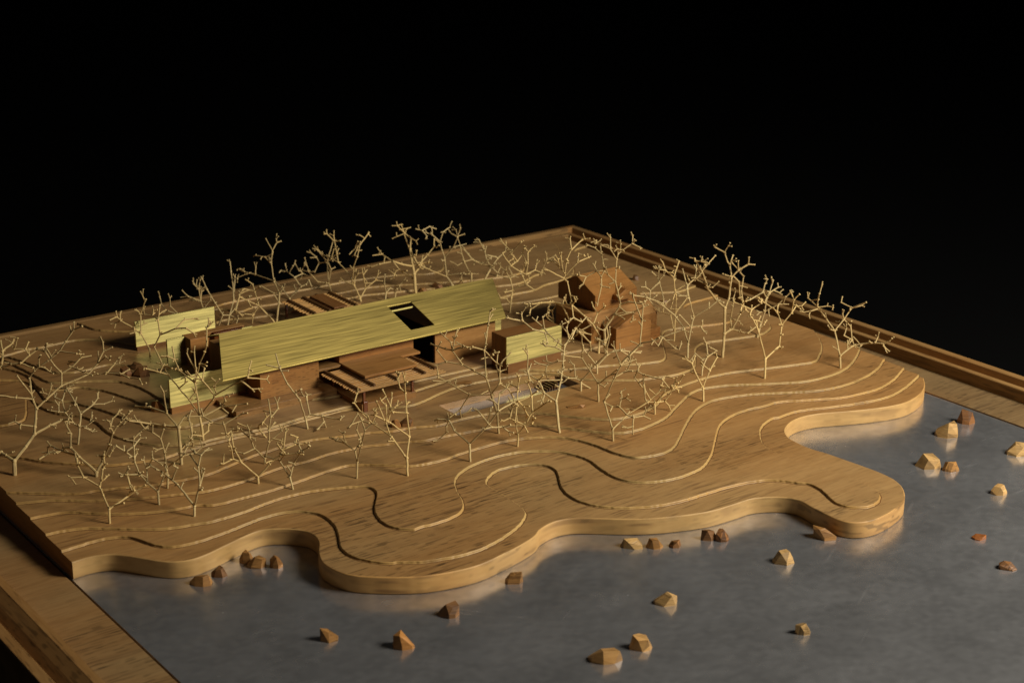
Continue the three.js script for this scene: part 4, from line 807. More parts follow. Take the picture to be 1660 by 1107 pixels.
twigTree('tall two-stemmed twig tree directly in front of the wooden pergola post', -0.1365, 0.0190, 0.2181, 0.97, [
  [-1, 0, 0, 0, 3.2, 13.8, -5.6],
  [0, 3.2, 13.8, -5.6, 2.2, 15.8, -7.7, -3.1, 30.8, -19.9],
  [1, -3.1, 30.8, -19.9, -9.6, 38.4, -41.6],
  [2, -9.6, 38.4, -41.6, -21.4, 51.7, -41.3, -28.1, 61.8, -40.3],
  [3, -28.1, 61.8, -40.3, -23, 67.9, -43.9],
  [3, -21.8, 52.4, -41.2, -18.6, 49.6, -34],
  [2, -9.6, 38.4, -41.6, -5.8, 46.9, -39.9],
  [2, -3.6, 31.3, -21.4, -1, 39.2, -31.6],
  [0, 3.1, 13.7, -5.6, 12.5, 28.6, -15.2],
  [8, 12.5, 28.6, -15.2, -6.7, 46.2, -16.5, -10.2, 48.5, -16.8],
  [9, -10.2, 48.5, -16.8, -20.2, 55, -19.5],
  [10, -12.1, 49.7, -17.3, -16.2, 62.5, -19],
  [9, -9.7, 48.2, -16.8, -10, 62.4, -17.4],
  [12, -10, 62.4, -17.4, -12.5, 66.4, -21.1],
  [9, -8.5, 47.3, -16.7, -4.3, 57.7, -17.8],
  [14, -4.3, 57.7, -17.8, -3.3, 60.5, -21.5, -2.1, 69.9, -34.6],
  [14, -4.3, 57.7, -17.8, 1.2, 60.1, -16.9],
  [15, -3.5, 59.8, -20.6, 0, 64.9, -23.6],
  [14, -5.3, 55.2, -17.5, 6.8, 53.8, -11.5],
  [8, 12.5, 28.6, -15.2, 14.3, 48.9, -21.7, 15.7, 65.9, -25.6],
  [19, 15.7, 65.9, -25.6, 12.7, 82.4, -22.6],
  [19, 15.7, 65.9, -25.6, 13.5, 69.8, -30.7, 13.8, 76.7, -35.4]]);
twigTree('Y-shaped twig tree left of the pool, on the terrace below the metal-floored pool', -0.0738, 0.0190, 0.2243, 0.88, [
  [-1, 0, 0, 0, 2, 15.1, -3.7],
  [0, 2, 15.1, -3.7, -1.2, 22.4, -22.9, 0.7, 28.7, -34.1],
  [1, 0.7, 28.7, -34.1, 4, 34.9, -28.8],
  [1, 0.7, 28.7, -34.1, -5, 28.1, -43],
  [1, 0.7, 28.7, -34.1, -0.2, 21.9, -37.1, 0.8, 15.1, -38.6],
  [4, 0.8, 15.1, -38.6, -5, 6.6, -44.8],
  [0, 2, 15.1, -3.7, 11, 31, 7, 14.5, 37.2, 10.2, 18.6, 49.3, 16.6],
  [6, 18.6, 49.3, 16.6, 36, 52.3, 14.3],
  [6, 13.7, 35.8, 9.5, 8, 44.9, 5.8],
  [8, 12.7, 37.4, 8.8, 15.3, 47.9, 9.9],
  [6, 11, 31, 7, 17.6, 31.7, 8.7, 27.1, 30.5, 11.8],
  [10, 27.1, 30.5, 11.8, 31.4, 26.4, 15.4],
  [10, 27.1, 30.5, 11.8, 30.9, 33.8, 18.1],
  [6, 18.6, 49.3, 16.6, 24.1, 63.4, 11.7],
  [13, 24.1, 63.4, 11.7, 29.8, 68.1, 14.6]]);
twigTree('very tall dark-limbed twig tree before the pool, its tip reaching the roof edge', -0.0166, 0.0210, 0.1890, 0.97, [
  [-1, 0, 0, 0, 1.5, 18.6, -4.6, 0.1, 34.6, -11.1],
  [0, 0.1, 34.6, -11.1, -4.1, 52.4, -14.5],
  [1, -4.1, 52.4, -14.5, 4.4, 68.5, -28.5, 6.3, 71.6, -31.9],
  [2, 6.3, 71.6, -31.9, 8.9, 75.1, -33.3, 17.3, 91.6, -40.8],
  [3, 17.3, 91.6, -40.8, 22.7, 103, -45],
  [1, -4.1, 52.4, -14.5, -11, 57.9, -42.7],
  [5, -11, 57.9, -42.7, -17.2, 70.5, -49.7],
  [6, -17.2, 70.5, -49.7, -16.3, 77.9, -53.9, -20, 83, -58.7],
  [6, -17.2, 70.5, -49.7, -15.6, 81.7, -49],
  [7, -17.1, 71.2, -50.1, -19.7, 70.8, -56.4, -24, 72, -67.8, -25.7, 72.8, -72.8],
  [5, -11, 57.9, -42.7, -21.6, 59.6, -53.8],
  [10, -21.6, 59.6, -53.8, -30.7, 72.4, -55.6],
  [10, -21.6, 59.6, -53.8, -28.6, 55.8, -59.7, -28.3, 47.3, -58.1],
  [12, -28.3, 47.3, -58.1, -28.2, 44.1, -57.6],
  [13, -28.2, 44.1, -57.6, -21.9, 39.9, -52.1, -5.9, 27.6, -38.6],
  [14, -21.9, 39.9, -52.1, -33.6, 41.8, -58.6],
  [14, -5.9, 27.6, -38.6, -12.9, 11.9, -44.8],
  [16, -12.9, 11.9, -44.8, -24.7, 6.3, -45.4],
  [16, -12.9, 11.9, -44.8, -10.8, 1.5, -44.9],
  [18, -10.8, 1.5, -44.9, -18.5, -5.5, -38.4],
  [18, -10.8, 1.5, -44.9, -9.1, -0.5, -37.1],
  [14, -5.9, 27.6, -38.6, 5, 31.5, -19.4],
  [2, 6.3, 71.6, -31.9, -2.8, 75.4, -34.1, -13.4, 77.9, -36.2],
  [22, -13.4, 77.9, -36.2, -18.8, 72.7, -45.8],
  [22, -13.4, 77.9, -36.2, -15.1, 79.5, -41],
  [2, 6.3, 71.6, -31.9, 20.6, 55.7, -31],
  [25, 20.6, 55.7, -31, 23.3, 53.5, -30.4],
  [25, 13.4, 63.8, -31.5, 2.2, 63.9, -31.1],
  [1, -0.1, 35.7, -11.3, 4.6, 47, -4.7],
  [28, 4.6, 47, -4.7, 8, 62.9, -8.8],
  [29, 8, 62.9, -8.8, 6.4, 64.9, -12.1, 10.2, 71.8, -15.9],
  [30, 7.8, 63.2, -9.2, 11.4, 67.5, -8.6, 17.7, 74, -6],
  [29, 6.9, 57.5, -7.4, 11.7, 59.2, -5.3],
  [29, 5.3, 50.4, -5.6, 7.2, 61.6, -13.9],
  [29, 4.7, 47.3, -4.8, 14.9, 38.9, -4.7, 19.4, 31.1, -3.8],
  [34, 19.4, 31.1, -3.8, 20.5, 24.7, -3.8, 18.5, 14.9, -5.2]]);
twigTree('twig tree of medium height in front of the pool middle, with drooping cut twigs', -0.0182, 0.0190, 0.2206, 0.79, [
  [-1, 0, 0, 0, 1.7, 10.9, -1.7],
  [0, 1.7, 10.9, -1.7, 1.4, 22, -5.5],
  [1, 1.4, 22, -5.5, 8.7, 32.7, -13.4, 14.5, 44.3, -19.9],
  [2, 14.5, 44.3, -19.9, 15.5, 53.9, -19.4],
  [3, 14.9, 47.7, -19.7, 12, 49.9, -26.3],
  [2, 1.6, 22.3, -5.7, -2, 24.9, -9.9],
  [5, -2, 24.9, -9.9, -7.2, 22.8, -11.8],
  [5, -2, 24.9, -9.9, 2, 35.3, -9.8],
  [0, 1.7, 10.9, -1.7, 7, 19.4, 1.3, 14.6, 31.3, 3.2],
  [8, 14.6, 31.3, 3.2, 20.7, 44.5, 17.7],
  [9, 20.7, 44.5, 17.7, 21.8, 45.4, 20.2],
  [8, 14.6, 31.3, 3.2, 23.4, 41.9, -9.9],
  [11, 23.4, 41.9, -9.9, 23, 47.4, -12.2, 21.4, 52.6, -13.5],
  [11, 22.9, 41.4, -9.2, 11.2, 37.2, -14],
  [12, 23.4, 42.3, -10, 25.8, 46.4, -5],
  [8, 7, 19.4, 1.3, 0.9, 23.4, -1.5],
  [8, 7, 19.4, 1.3, 11.3, 22, 7],
  [16, 11.3, 22, 7, 11.9, 24.4, 6.9],
  [8, 6.8, 19, 1.2, 5.4, 15.7, 7.5],
  [13, 11.2, 37.2, -14, 15.9, 31.9, -13.5, 21.3, 21.9, -13.7],
  [19, 15.9, 31.9, -13.5, 18.1, 32.9, -7.5]]);
twigTree('tallest twig tree before the pool end, rising past the annex front', 0.0307, 0.0210, 0.2203, 1.15, [
  [-1, 0, 0, 0, 5.1, 26.1, -12.5],
  [0, 5.1, 26.1, -12.5, -0.1, 31.8, -23.7, -4.2, 36.8, -30.7],
  [1, 0.1, 31.6, -23.3, -2.5, 26.5, -22.4],
  [1, -0.4, 32.1, -24.1, -2.3, 43.1, -29.1],
  [3, -2.3, 43.1, -29.1, -5.8, 47.5, -46.8],
  [3, -2.3, 43.1, -29.1, 15.4, 43.5, -17.9],
  [3, -2.3, 43.1, -29.1, -0.6, 49.2, -25.3],
  [1, -4.2, 36.8, -30.7, -8.1, 44.7, -36.7, -8.2, 51.9, -39.5],
  [0, 5.1, 26.1, -12.5, 12.5, 33.4, -18.1, 21, 40.2, -25.1],
  [5, 15.3, 43.5, -18, 20.7, 50.6, -23.1, 27, 63.5, -29.3],
  [9, 27, 63.5, -29.3, 30.5, 69, -32.6, 40.1, 76.6, -36.9],
  [10, 40.1, 76.6, -36.9, 50, 81.8, -39.9],
  [10, 40.1, 76.6, -36.9, 38.3, 80, -38.7, 35.3, 85, -41.9],
  [10, 38.2, 75, -36, 36.6, 85.8, -38, 37.6, 90.4, -36.7],
  [11, 50, 81.8, -39.9, 52.9, 88.7, -35.6],
  [14, 52.9, 88.7, -35.6, 44.1, 94.4, -36.9, 36.4, 91.6, -36.6],
  [14, 52.9, 88.7, -35.6, 58.8, 91.8, -36.3],
  [11, 48.8, 81.2, -39.6, 38.2, 73.2, -34.3],
  [10, 30.3, 68.8, -32.5, 29.5, 71.3, -41, 27.4, 76.8, -54.9],
  [18, 27.4, 76.8, -54.9, 14.3, 82, -61.6],
  [19, 14.3, 82, -61.6, 11.7, 87.3, -73.7],
  [20, 11.7, 87.3, -73.7, -1.6, 91.6, -77.1],
  [20, 11.7, 87.3, -73.7, 10.9, 94.7, -74.8],
  [22, 10.9, 94.7, -74.8, 7, 95.2, -77.3],
  [22, 10.9, 94.7, -74.8, 13.1, 101, -71.4],
  [18, 27.4, 76.8, -54.9, 28.3, 80.2, -61.7, 26.8, 84.7, -72.5],
  [25, 28.3, 80.2, -61.7, 26, 91.5, -61],
  [19, 25, 77.7, -56.1, 24.1, 69.7, -50.5],
  [10, 28.2, 65.4, -30.5, 22.6, 69.5, -36.2, 15.5, 70.7, -43.5],
  [9, 18.5, 47.8, -21, 16.3, 50, -22.2],
  [7, -8.2, 51.3, -39.2, -8.4, 71.7, -39.4],
  [9, 24.1, 57.7, -26.5, 21.2, 57.4, -30, 13.9, 52, -38.3],
  [31, 13.9, 52, -38.3, 8.3, 53.5, -44.9],
  [31, 13.9, 52, -38.3, 13.1, 45.7, -39.2]]);
twigTree('twig tree with a dark forked knee just right of the pool end', 0.1047, 0.0250, 0.1870, 0.90, [
  [-1, 0, 0, 0, 3.1, 17.2, -5],
  [0, 3.1, 17.2, -5, -0.6, 37.6, -26],
  [1, -0.6, 37.6, -26, -20.9, 43.9, -28.4],
  [1, -0.6, 37.6, -26, -2.8, 52, -22.2],
  [3, -1.6, 44.1, -24.3, -2.4, 60.7, -24.3, -5, 65.7, -26.1],
  [4, -5, 65.7, -26.1, 5, 71.6, -20.8],
  [4, -5, 65.7, -26.1, 7.7, 60.7, -23.8],
  [4, -4.3, 64.3, -25.6, 2.9, 54.9, -18.3],
  [4, -4.6, 65.1, -25.9, -7.4, 55, -35.3],
  [7, 2.9, 54.9, -18.3, 4.9, 47.9, -19.2],
  [0, 3.1, 17.2, -5, 5.7, 14.8, 1.3],
  [10, 3.5, 16.8, -4.1, 11.6, 34.7, 13.7]]);
twigTree('tall twig tree right behind the annex, branches fanning across the cabin gable', 0.1881, 0.0290, 0.0852, 1.10, [
  [-1, 0, 0, 0, 5.4, 16.4, -4.6],
  [0, 5.4, 16.4, -4.6, 1.8, 27.7, -12.3, -2.6, 35.8, -21.9, -11.1, 46.9, -32.5],
  [1, -10.9, 46.7, -32.3, -7.6, 68.3, -44.7],
  [2, -7.6, 68.3, -44.7, -12.3, 72.8, -45.7, -28.7, 82.9, -49.8],
  [3, -12.3, 72.8, -45.7, -9.3, 76.3, -45.1, -12.7, 83.1, -51.5, -17.2, 89.4, -57.2],
  [4, -12.7, 83.1, -51.5, -16, 92.6, -50.5],
  [4, -10.9, 79.5, -48.1, -13.7, 96.5, -49],
  [4, -10.1, 77.9, -46.6, -9.1, 92.9, -44.3, -5.2, 103.5, -41.9],
  [7, -5.2, 103.5, -41.9, -2.3, 113.2, -48.1],
  [7, -5.2, 103.5, -41.9, 10.6, 111.1, -44],
  [9, 10.6, 111.1, -44, 12.8, 112.1, -42.3],
  [4, -9.3, 76.3, -45.1, -1.9, 91, -35.2],
  [11, -1.9, 91, -35.2, 11.9, 93.6, -34.8],
  [11, -1.9, 91, -35.2, 2.9, 97.7, -40],
  [4, -10, 75.5, -45.2, -5.1, 78.6, -32.4],
  [1, -10.9, 46.7, -32.3, -16.5, 46.3, -41.2, -22.5, 47.4, -48.8],
  [15, -22.5, 47.4, -48.8, -37.6, 49.2, -50.6],
  [16, -37.6, 49.2, -50.6, -47.1, 42.2, -56.5],
  [17, -47.1, 42.2, -56.5, -51.1, 38, -52.7],
  [16, -37.6, 49.2, -50.6, -48.1, 49.3, -52.2, -55.4, 50.3, -53.3],
  [15, -22.5, 47.4, -48.8, -15.3, 42.8, -42.6, -9.1, 27.1, -38],
  [1, -10.9, 46.7, -32.3, -18, 37.2, -21.1],
  [15, -16.5, 46.3, -41.2, -12.6, 52.6, -42.5],
  [1, -10.9, 46.7, -32.3, -9.6, 51.1, -29],
  [1, 1.8, 27.7, -12.3, 10.5, 37.9, -15.9, 9.5, 43.8, -22.3],
  [24, 10.5, 37.9, -15.9, 13.7, 44.8, -9.7]]);
twigTree('thin twig tree at the pool end corner with a long branch leaning right', 0.1094, 0.0250, 0.1539, 0.85, [
  [-1, 0, 0, 0, 2.6, 8.8, -3.2],
  [0, 2.6, 8.8, -3.2, 10.1, 26.4, 7.9, 15.4, 41.7, 20.1],
  [1, 15.4, 41.7, 20.1, 23.1, 46.4, 32.3],
  [2, 23.1, 46.4, 32.3, 41.9, 42, 38.5],
  [2, 23.1, 46.4, 32.3, 30.9, 40.7, 34.1],
  [1, 15.4, 41.7, 20.1, 12.9, 50.7, 20.8],
  [5, 15, 43.2, 20.2, 13.9, 52.7, 18.2, 12.9, 65, 18.9],
  [6, 13.9, 52.7, 18.2, 5.8, 58.1, 16.9],
  [5, 14.6, 44.6, 20.3, 13.8, 63.1, 26.1, 12.2, 71, 27],
  [0, 2.6, 8.8, -3.2, -0.8, 11, -7.5],
  [9, -0.8, 11, -7.5, -9.6, 12.9, -9.2],
  [10, -9.6, 12.9, -9.2, -12.3, 15.2, -14.3],
  [9, -0.8, 11, -7.5, 2.1, 22.5, -14.3],
  [12, 2.1, 22.5, -14.3, -0.3, 24.7, -14.9],
  [10, -9.6, 12.9, -9.2, -12.6, 10, -10.2],
  [0, 2.1, 7.2, -2.6, 15, -2.3, 0.1, 25.3, -13.5, 1.8]]);
twigTree('tall dark-kneed twig tree before the cabin, foremost tree at the centre right', 0.0581, 0.0210, 0.2653, 0.96, [
  [-1, 0, 0, 0, 1.6, 10.2, -2.8],
  [0, 1.6, 10.2, -2.8, 8.6, 29.2, -24.1],
  [1, 8.6, 29.2, -24.1, 13.9, 53, -17.2],
  [2, 13.9, 53, -17.2, 18.1, 66.6, -12.5],
  [3, 18.1, 66.6, -12.5, 21.4, 79.1, -27.2],
  [3, 18.1, 66.6, -12.5, 31.6, 70.2, -8.4],
  [3, 18.1, 66.6, -12.5, 33.1, 74, -15.4, 45.4, 78.5, -18.6],
  [4, 18.4, 67.7, -13.8, 30.6, 88.3, -1.1],
  [7, 30.6, 88.3, -1.1, 39.6, 105.7, -9.9],
  [8, 39.6, 105.7, -9.9, 43.5, 121.2, -13.3],
  [8, 39.6, 105.7, -9.9, 47.1, 121.8, -32],
  [3, 14.4, 54.5, -16.7, 27.1, 59.1, -14],
  [11, 27.1, 59.1, -14, 28.9, 67.1, -12],
  [11, 27.1, 59.1, -14, 32.1, 59.5, -5.9, 34.5, 57.3, 0.2],
  [13, 34.5, 57.3, 0.2, 34.5, 46.9, 0.7],
  [14, 34.5, 46.9, 0.7, 36.7, 33.4, 1.2],
  [13, 34.5, 57.3, 0.2, 43.2, 55.9, 16.4],
  [16, 43.2, 55.9, 16.4, 50.9, 46.5, 16.8],
  [13, 32.1, 59.5, -5.9, 31.3, 52.8, -8.5, 37.3, 44.2, -6.3],
  [1, 8.3, 28.5, -23.3, 12.3, 25.4, -16.8],
  [19, 12.3, 25.4, -16.8, 8, 22.6, -14.7],
  [19, 12.3, 25.4, -16.8, 15.9, 26.4, -10.8],
  [21, 15.9, 26.4, -10.8, 19.6, 33, -12.4],
  [22, 19.6, 33, -12.4, 23.2, 37.8, -17.4],
  [22, 19.6, 33, -12.4, 21.8, 34.6, -8.6],
  [21, 15.9, 26.4, -10.8, 16.6, 21.8, -1.2, 18.2, 20.9, 7],
  [25, 18.2, 20.9, 7, 30, 20, 7.1],
  [26, 30, 20, 7.1, 32.4, 25, 7.9],
  [26, 30, 20, 7.1, 35, 16.8, 10.3],
  [25, 18.2, 20.9, 7, 15, 13.8, 9.8],
  [29, 15, 13.8, 9.8, 14.4, 7.2, 10.8],
  [29, 15, 13.8, 9.8, 10.4, 12.8, 7.6],
  [0, 1.6, 10.2, -2.8, 20.4, 18.2, -5.6],
  [2, 9.2, 31.9, -23.3, 14.2, 34.6, -24],
  [7, 30.6, 88.3, -1.1, 35.5, 93.4, 11.6],
  [6, 22.7, 68.9, -13.4, 34.7, 68.2, -12.5]]);
twigTree('low twig tree on the curved terraces, left of the small clean Y-shaped tree', 0.1307, 0.0230, 0.2404, 0.75, [
  [-1, 0, 0, 0, 1.8, 10.5, -2.9],
  [0, 1.8, 10.5, -2.9, 13.9, 9.5, -1.9],
  [1, 13.9, 9.5, -1.9, 18.9, 15.8, -0.2],
  [1, 13.9, 9.5, -1.9, 17.3, 4.9, 0.3],
  [0, 1.8, 10.5, -2.9, -3.2, 10.8, -7],
  [4, -3.2, 10.8, -7, 8, 19.9, -3.5],
  [5, 8, 19.9, -3.5, 15.9, 26.7, 6.5],
  [6, 15.9, 26.7, 6.5, 19.7, 31.1, 5.8],
  [6, 15.9, 26.7, 6.5, 25, 24.2, 7.9],
  [1, 3.6, 10.4, -2.8, 7, 22.8, 5.2, 11.1, 27.5, 11.9],
  [5, 8, 19.9, -3.5, 17.6, 32.2, -7.3],
  [8, 19.6, 25.7, 7.1, 21.7, 31.8, 9.8, 22.8, 38.9, 13.3],
  [4, -3.2, 10.8, -7, -17.5, 1.2, -14.6],
  [5, -0.7, 12.8, -6.2, -5.3, 23, -9],
  [6, 15.9, 26.7, 6.5, 20.2, 23, 9.5]]);
twigTree('small thin-stemmed twig tree between the annex and the cabin front', 0.1509, 0.0270, 0.1284, 0.75, [
  [-1, 0, 0, 0, 1.8, 7.1, -2.5],
  [0, 1.8, 7.1, -2.5, -4.5, 17.3, -7.8, -8.7, 23.9, -11.5],
  [0, 1.8, 7.1, -2.5, 12.7, 16.9, -0.4],
  [2, 12.7, 16.9, -0.4, 22.3, 19.6, -0.8],
  [1, 1.6, 7.4, -2.6, 1.5, 11.6, -3.7]]);
twigTree('tall twig tree close before the cabin, its crown against the back rim', 0.1929, 0.0290, 0.0905, 1.22, [
  [-1, 0, 0, 0, 1, 11.4, -2.4, 2.7, 23.8, -6],
  [0, 2.7, 23.8, -6, 12.4, 36.1, -4.3, 19.3, 50.1, -0.1],
  [1, 19.3, 50.1, -0.1, 24, 70.4, -15.2],
  [2, 24, 70.4, -15.2, 18.6, 80.1, -27.4],
  [3, 18.6, 80.1, -27.4, 30.6, 101.2, -49.4],
  [4, 30.6, 101.2, -49.4, 28.6, 101.7, -55.1, 31, 104.4, -56.7],
  [4, 26.2, 93.3, -41.2, 25.2, 98.7, -51.6],
  [6, 25.2, 98.7, -51.6, 19.3, 101.7, -55.6],
  [3, 18.6, 80.1, -27.4, 12.6, 79.9, -32.5],
  [8, 12.6, 79.9, -32.5, 4.4, 73.1, -40],
  [9, 4.4, 73.1, -40, -2.6, 75.4, -41.8],
  [9, 4.4, 73.1, -40, -2.8, 67.6, -36],
  [8, 12.6, 79.9, -32.5, 13.7, 84.3, -37.7],
  [8, 12.6, 79.9, -32.5, 12.3, 76, -24.7],
  [13, 12.3, 76, -24.7, 15.4, 81.6, -23.5],
  [13, 12.3, 76, -24.7, 9.2, 68, -19.9, -2, 51.5, -12.2],
  [15, 8.7, 67.2, -19.5, 13.4, 66.6, -12.5],
  [2, 24, 70.4, -15.2, 19.4, 67.8, -19.1],
  [2, 24, 70.4, -15.2, 31.5, 91.6, -22.8],
  [18, 31.5, 91.6, -22.8, 24, 103.9, -25.2],
  [19, 24, 103.9, -25.2, 28.2, 113.7, -30],
  [19, 24, 103.9, -25.2, 19.4, 106.4, -34.4],
  [18, 31.5, 91.6, -22.8, 33.1, 97.2, -22.8, 37.5, 101.2, -21],
  [22, 37.5, 101.2, -21, 45.8, 108.4, -15.3],
  [23, 45.8, 108.4, -15.3, 49.5, 115.2, -19.2],
  [23, 45.8, 108.4, -15.3, 51.5, 104.6, -11],
  [22, 37.5, 101.2, -21, 32.3, 102.9, -23.6],
  [26, 35.3, 101.9, -22.1, 34.5, 108.1, -20.6],
  [1, 19.3, 50.1, -0.1, 23, 54.6, 8.2, 26.1, 56.1, 25.7],
  [1, 18.1, 47.8, -0.8, 22.1, 42.4, 5.4, 28.3, 42.4, 9.7],
  [29, 28.3, 42.4, 9.7, 15.4, 39.4, 2],
  [29, 28.3, 42.4, 9.7, 33.3, 50.5, 20.4],
  [29, 28.3, 42.4, 9.7, 27.6, 32.8, 8],
  [2, 19.4, 50.6, -0.5, 20.6, 54.2, -4.7],
  [0, 1, 11.4, -2.4, 7, 16.6, -4.4, 10, 25.9, -11.4]]);
twigTree('thin straight twig tree nearest the right end wall of the cabin', 0.2831, 0.0270, 0.0966, 0.79, [
  [-1, 0, 0, 0, 2.9, 20.9, -2.7, 5.6, 28.7, -5.4],
  [0, 1.3, 9.4, -1.2, 9.2, 22.9, -17, 4.8, 24.1, -31],
  [0, 5.6, 28.7, -5.4, 5.4, 49, -4.9],
  [2, 5.4, 49, -4.9, 4.1, 55, -5.9, 3, 68.6, -7.5],
  [3, 3, 68.6, -7.5, -8.7, 78.3, -8.4],
  [4, -8.7, 78.3, -8.4, -15.7, 79.7, -11.8],
  [4, -8.7, 78.3, -8.4, -10.1, 85.1, -9.9],
  [3, 3, 68.6, -7.5, 20.3, 80.8, -19],
  [2, 5.5, 33.2, -5.3, 1.9, 33.1, -9.3, 13.1, 50.1, -15],
  [8, 13.1, 50.1, -15, 23.1, 56.9, -8.7],
  [9, 23.1, 56.9, -8.7, 27.5, 68.2, 4.2],
  [0, 5.6, 28.7, -5.4, 23.9, 40.7, -8.7, 32.6, 52.3, -16.8],
  [10, 27.5, 68.2, 4.2, 36.5, 76.2, 2.3],
  [7, 20.3, 80.8, -19, 19.9, 81.7, -22.1]]);
twigTree('tangled twig tree with crossing stems between the cabin and the lone tall tree', 0.2580, 0.0270, 0.1460, 0.96, [
  [-1, 0, 0, 0, 3.8, 12.8, -4.2],
  [0, 3.8, 12.8, -4.2, 8.8, 29.9, -5.9, 12.5, 40.3, -6.5],
  [1, 4, 13.5, -4.3, 10.4, 25.3, -18.4, 10.9, 35.6, -35],
  [2, 10.9, 35.6, -35, -1.2, 46.7, -38.8, -12.4, 53.8, -41.9],
  [3, -2.6, 47.5, -39.2, -0.5, 49.5, -39.8, 0.6, 52.8, -41.2, 4.2, 69.8, -53.2],
  [4, 4.2, 69.8, -53.2, 4.9, 73.2, -57],
  [5, 4.9, 73.2, -57, -1.5, 79.3, -58.5],
  [5, 4.6, 71.8, -55.5, 5.4, 81.8, -55.2],
  [4, 4.2, 69.8, -53.2, 6.9, 76.1, -49.5],
  [4, 4, 68.6, -52.4, -10.1, 62.2, -50.6],
  [9, -10.1, 62.2, -50.6, -16, 67, -51.2],
  [9, -10.1, 62.2, -50.6, -11.4, 52.7, -50.2, -7.9, 46.1, -46.7],
  [9, -10.1, 62.2, -50.6, -5.2, 67.8, -48],
  [4, -0.8, 49.2, -39.7, -25.8, 60.3, -42.3, -40, 64.6, -43],
  [1, 12.5, 40.3, -6.5, 4.4, 60.9, -5.7, -0.1, 73.3, -5.4],
  [14, 3.8, 62.6, -5.6, 5.1, 74.3, -10.6],
  [15, 5.1, 74.3, -10.6, 5.3, 90.6, -18.6],
  [16, 5.1, 75, -10.9, 20.4, 85.6, -8.3],
  [17, 20.4, 85.6, -8.3, 22.5, 93.9, -4.3],
  [17, 13.7, 81, -9.4, 17.4, 90.4, -10.8],
  [1, 12.5, 40.3, -6.5, 21.2, 52.2, 6.4, 27.6, 60.4, 12.5],
  [20, 27.6, 60.4, 12.5, 29.2, 59.8, 18.8],
  [2, 10.4, 25.7, -19.2, 14.1, 28.6, -14.5, 20.6, 29.2, -3.7],
  [22, 20.6, 29.2, -3.7, 20, 26.1, 0.5],
  [22, 20.6, 29.2, -3.7, 21.8, 31.6, -3.1],
  [2, 10.8, 33.6, -31.8, 16.1, 35.3, -32.3, 27, 22.4, -28.3],
  [2, 9.9, 24.4, -17.3, -0.4, 19.5, -25.7, -6.9, 15, -32.2],
  [26, -6.9, 15, -32.2, -16, 8.5, -28.5],
  [26, -6.9, 15, -32.2, 8.9, 0.3, -29.4],
  [28, 8.9, 0.3, -29.4, 11.1, -2.7, -15.5],
  [28, 8.9, 0.3, -29.4, 8.8, -9.3, -24.6],
  [26, 8.2, 23.6, -18.7, 10.3, 23.1, -12.1]]);
twigTree('tallest twig tree of the right side, straight grey trunk, crown against the black', 0.2926, 0.0250, 0.1621, 1.35, [
  [-1, 0, 0, 0, 6, 23.5, -5, 9.2, 50.2, -9.4],
  [0, 9.2, 50.2, -9.4, 4.8, 57.3, -18.7, 1.6, 67.9, -29.5],
  [1, 5.2, 56.7, -17.9, -6.8, 71.2, -19.3, -11.5, 83.3, -20.4, -15.9, 91.8, -20.2],
  [2, -15.9, 91.8, -20.2, -25.9, 106.6, -21],
  [3, -25.9, 106.6, -21, -27.7, 106.8, -25.8],
  [3, -24, 103.8, -20.9, -20.7, 103.7, -15.8, -16.2, 101.9, -9.8],
  [2, -15.9, 91.8, -20.2, -10.5, 99.3, -17.1],
  [6, -10.5, 99.3, -17.1, 0.7, 105.6, -18.8],
  [2, -15.3, 90.6, -20.3, -19.7, 83.9, -23.7],
  [2, -8.6, 75.7, -19.8, -12.3, 79.2, -30.2],
  [2, -7.3, 72.5, -19.5, -4.8, 73.8, -14.9],
  [10, -4.8, 73.8, -14.9, 0, 79.8, -11],
  [0, 9, 48.7, -9.2, 14.1, 59.4, -9.2, 20.6, 80.6, -13.5],
  [12, 20.6, 80.6, -13.5, 26.4, 90.9, -23],
  [13, 26.4, 90.9, -23, 25, 93.6, -25, 24, 103.4, -29.4],
  [14, 24, 103.4, -29.4, 15.9, 108.7, -35.2],
  [14, 24, 103.4, -29.4, 25.6, 110.8, -25.5],
  [13, 26.4, 90.9, -23, 34.2, 98.4, -27],
  [12, 20.6, 80.6, -13.5, 26.8, 88.1, -9.8, 34.7, 94.5, -3.9],
  [18, 34.7, 94.5, -3.9, 34, 102, -3],
  [18, 34.7, 94.5, -3.9, 40.4, 93.7, -1],
  [18, 26.4, 87.7, -10, 24.8, 98.3, -9.1],
  [18, 21.8, 82, -12.8, 28.3, 75.1, -10.4, 31.8, 56.8, -10.8],
  [22, 31.8, 56.8, -10.8, 34, 52.2, -8.1],
  [23, 34, 52.2, -8.1, 35.6, 63.4, -13.2, 42.6, 76.6, -18],
  [24, 42.6, 76.6, -18, 38.2, 81.5, -19.2],
  [12, 20.6, 80.6, -13.5, 17.2, 82.1, -19.4],
  [0, 6, 23.5, -5, 17.2, 26.1, -5.5],
  [27, 17.2, 26.1, -5.5, 20, 35.8, -11.7],
  [28, 20, 35.8, -11.7, 20.2, 50.2, -9],
  [27, 17.2, 26.1, -5.5, 24.1, 42.5, -1.8],
  [30, 24.1, 42.5, -1.8, 25.3, 56.8, 1.4],
  [27, 17.2, 26.1, -5.5, 27.9, 22.4, 6.4],
  [32, 27.9, 22.4, 6.4, 41.6, 25.9, 4],
  [28, 20, 35.8, -11.7, 26.6, 33.3, -5.1],
  [29, 20.2, 50.2, -9, 25.8, 56.5, -14.6],
  [35, 25.8, 56.5, -14.6, 30.6, 61.9, -17.2]]);
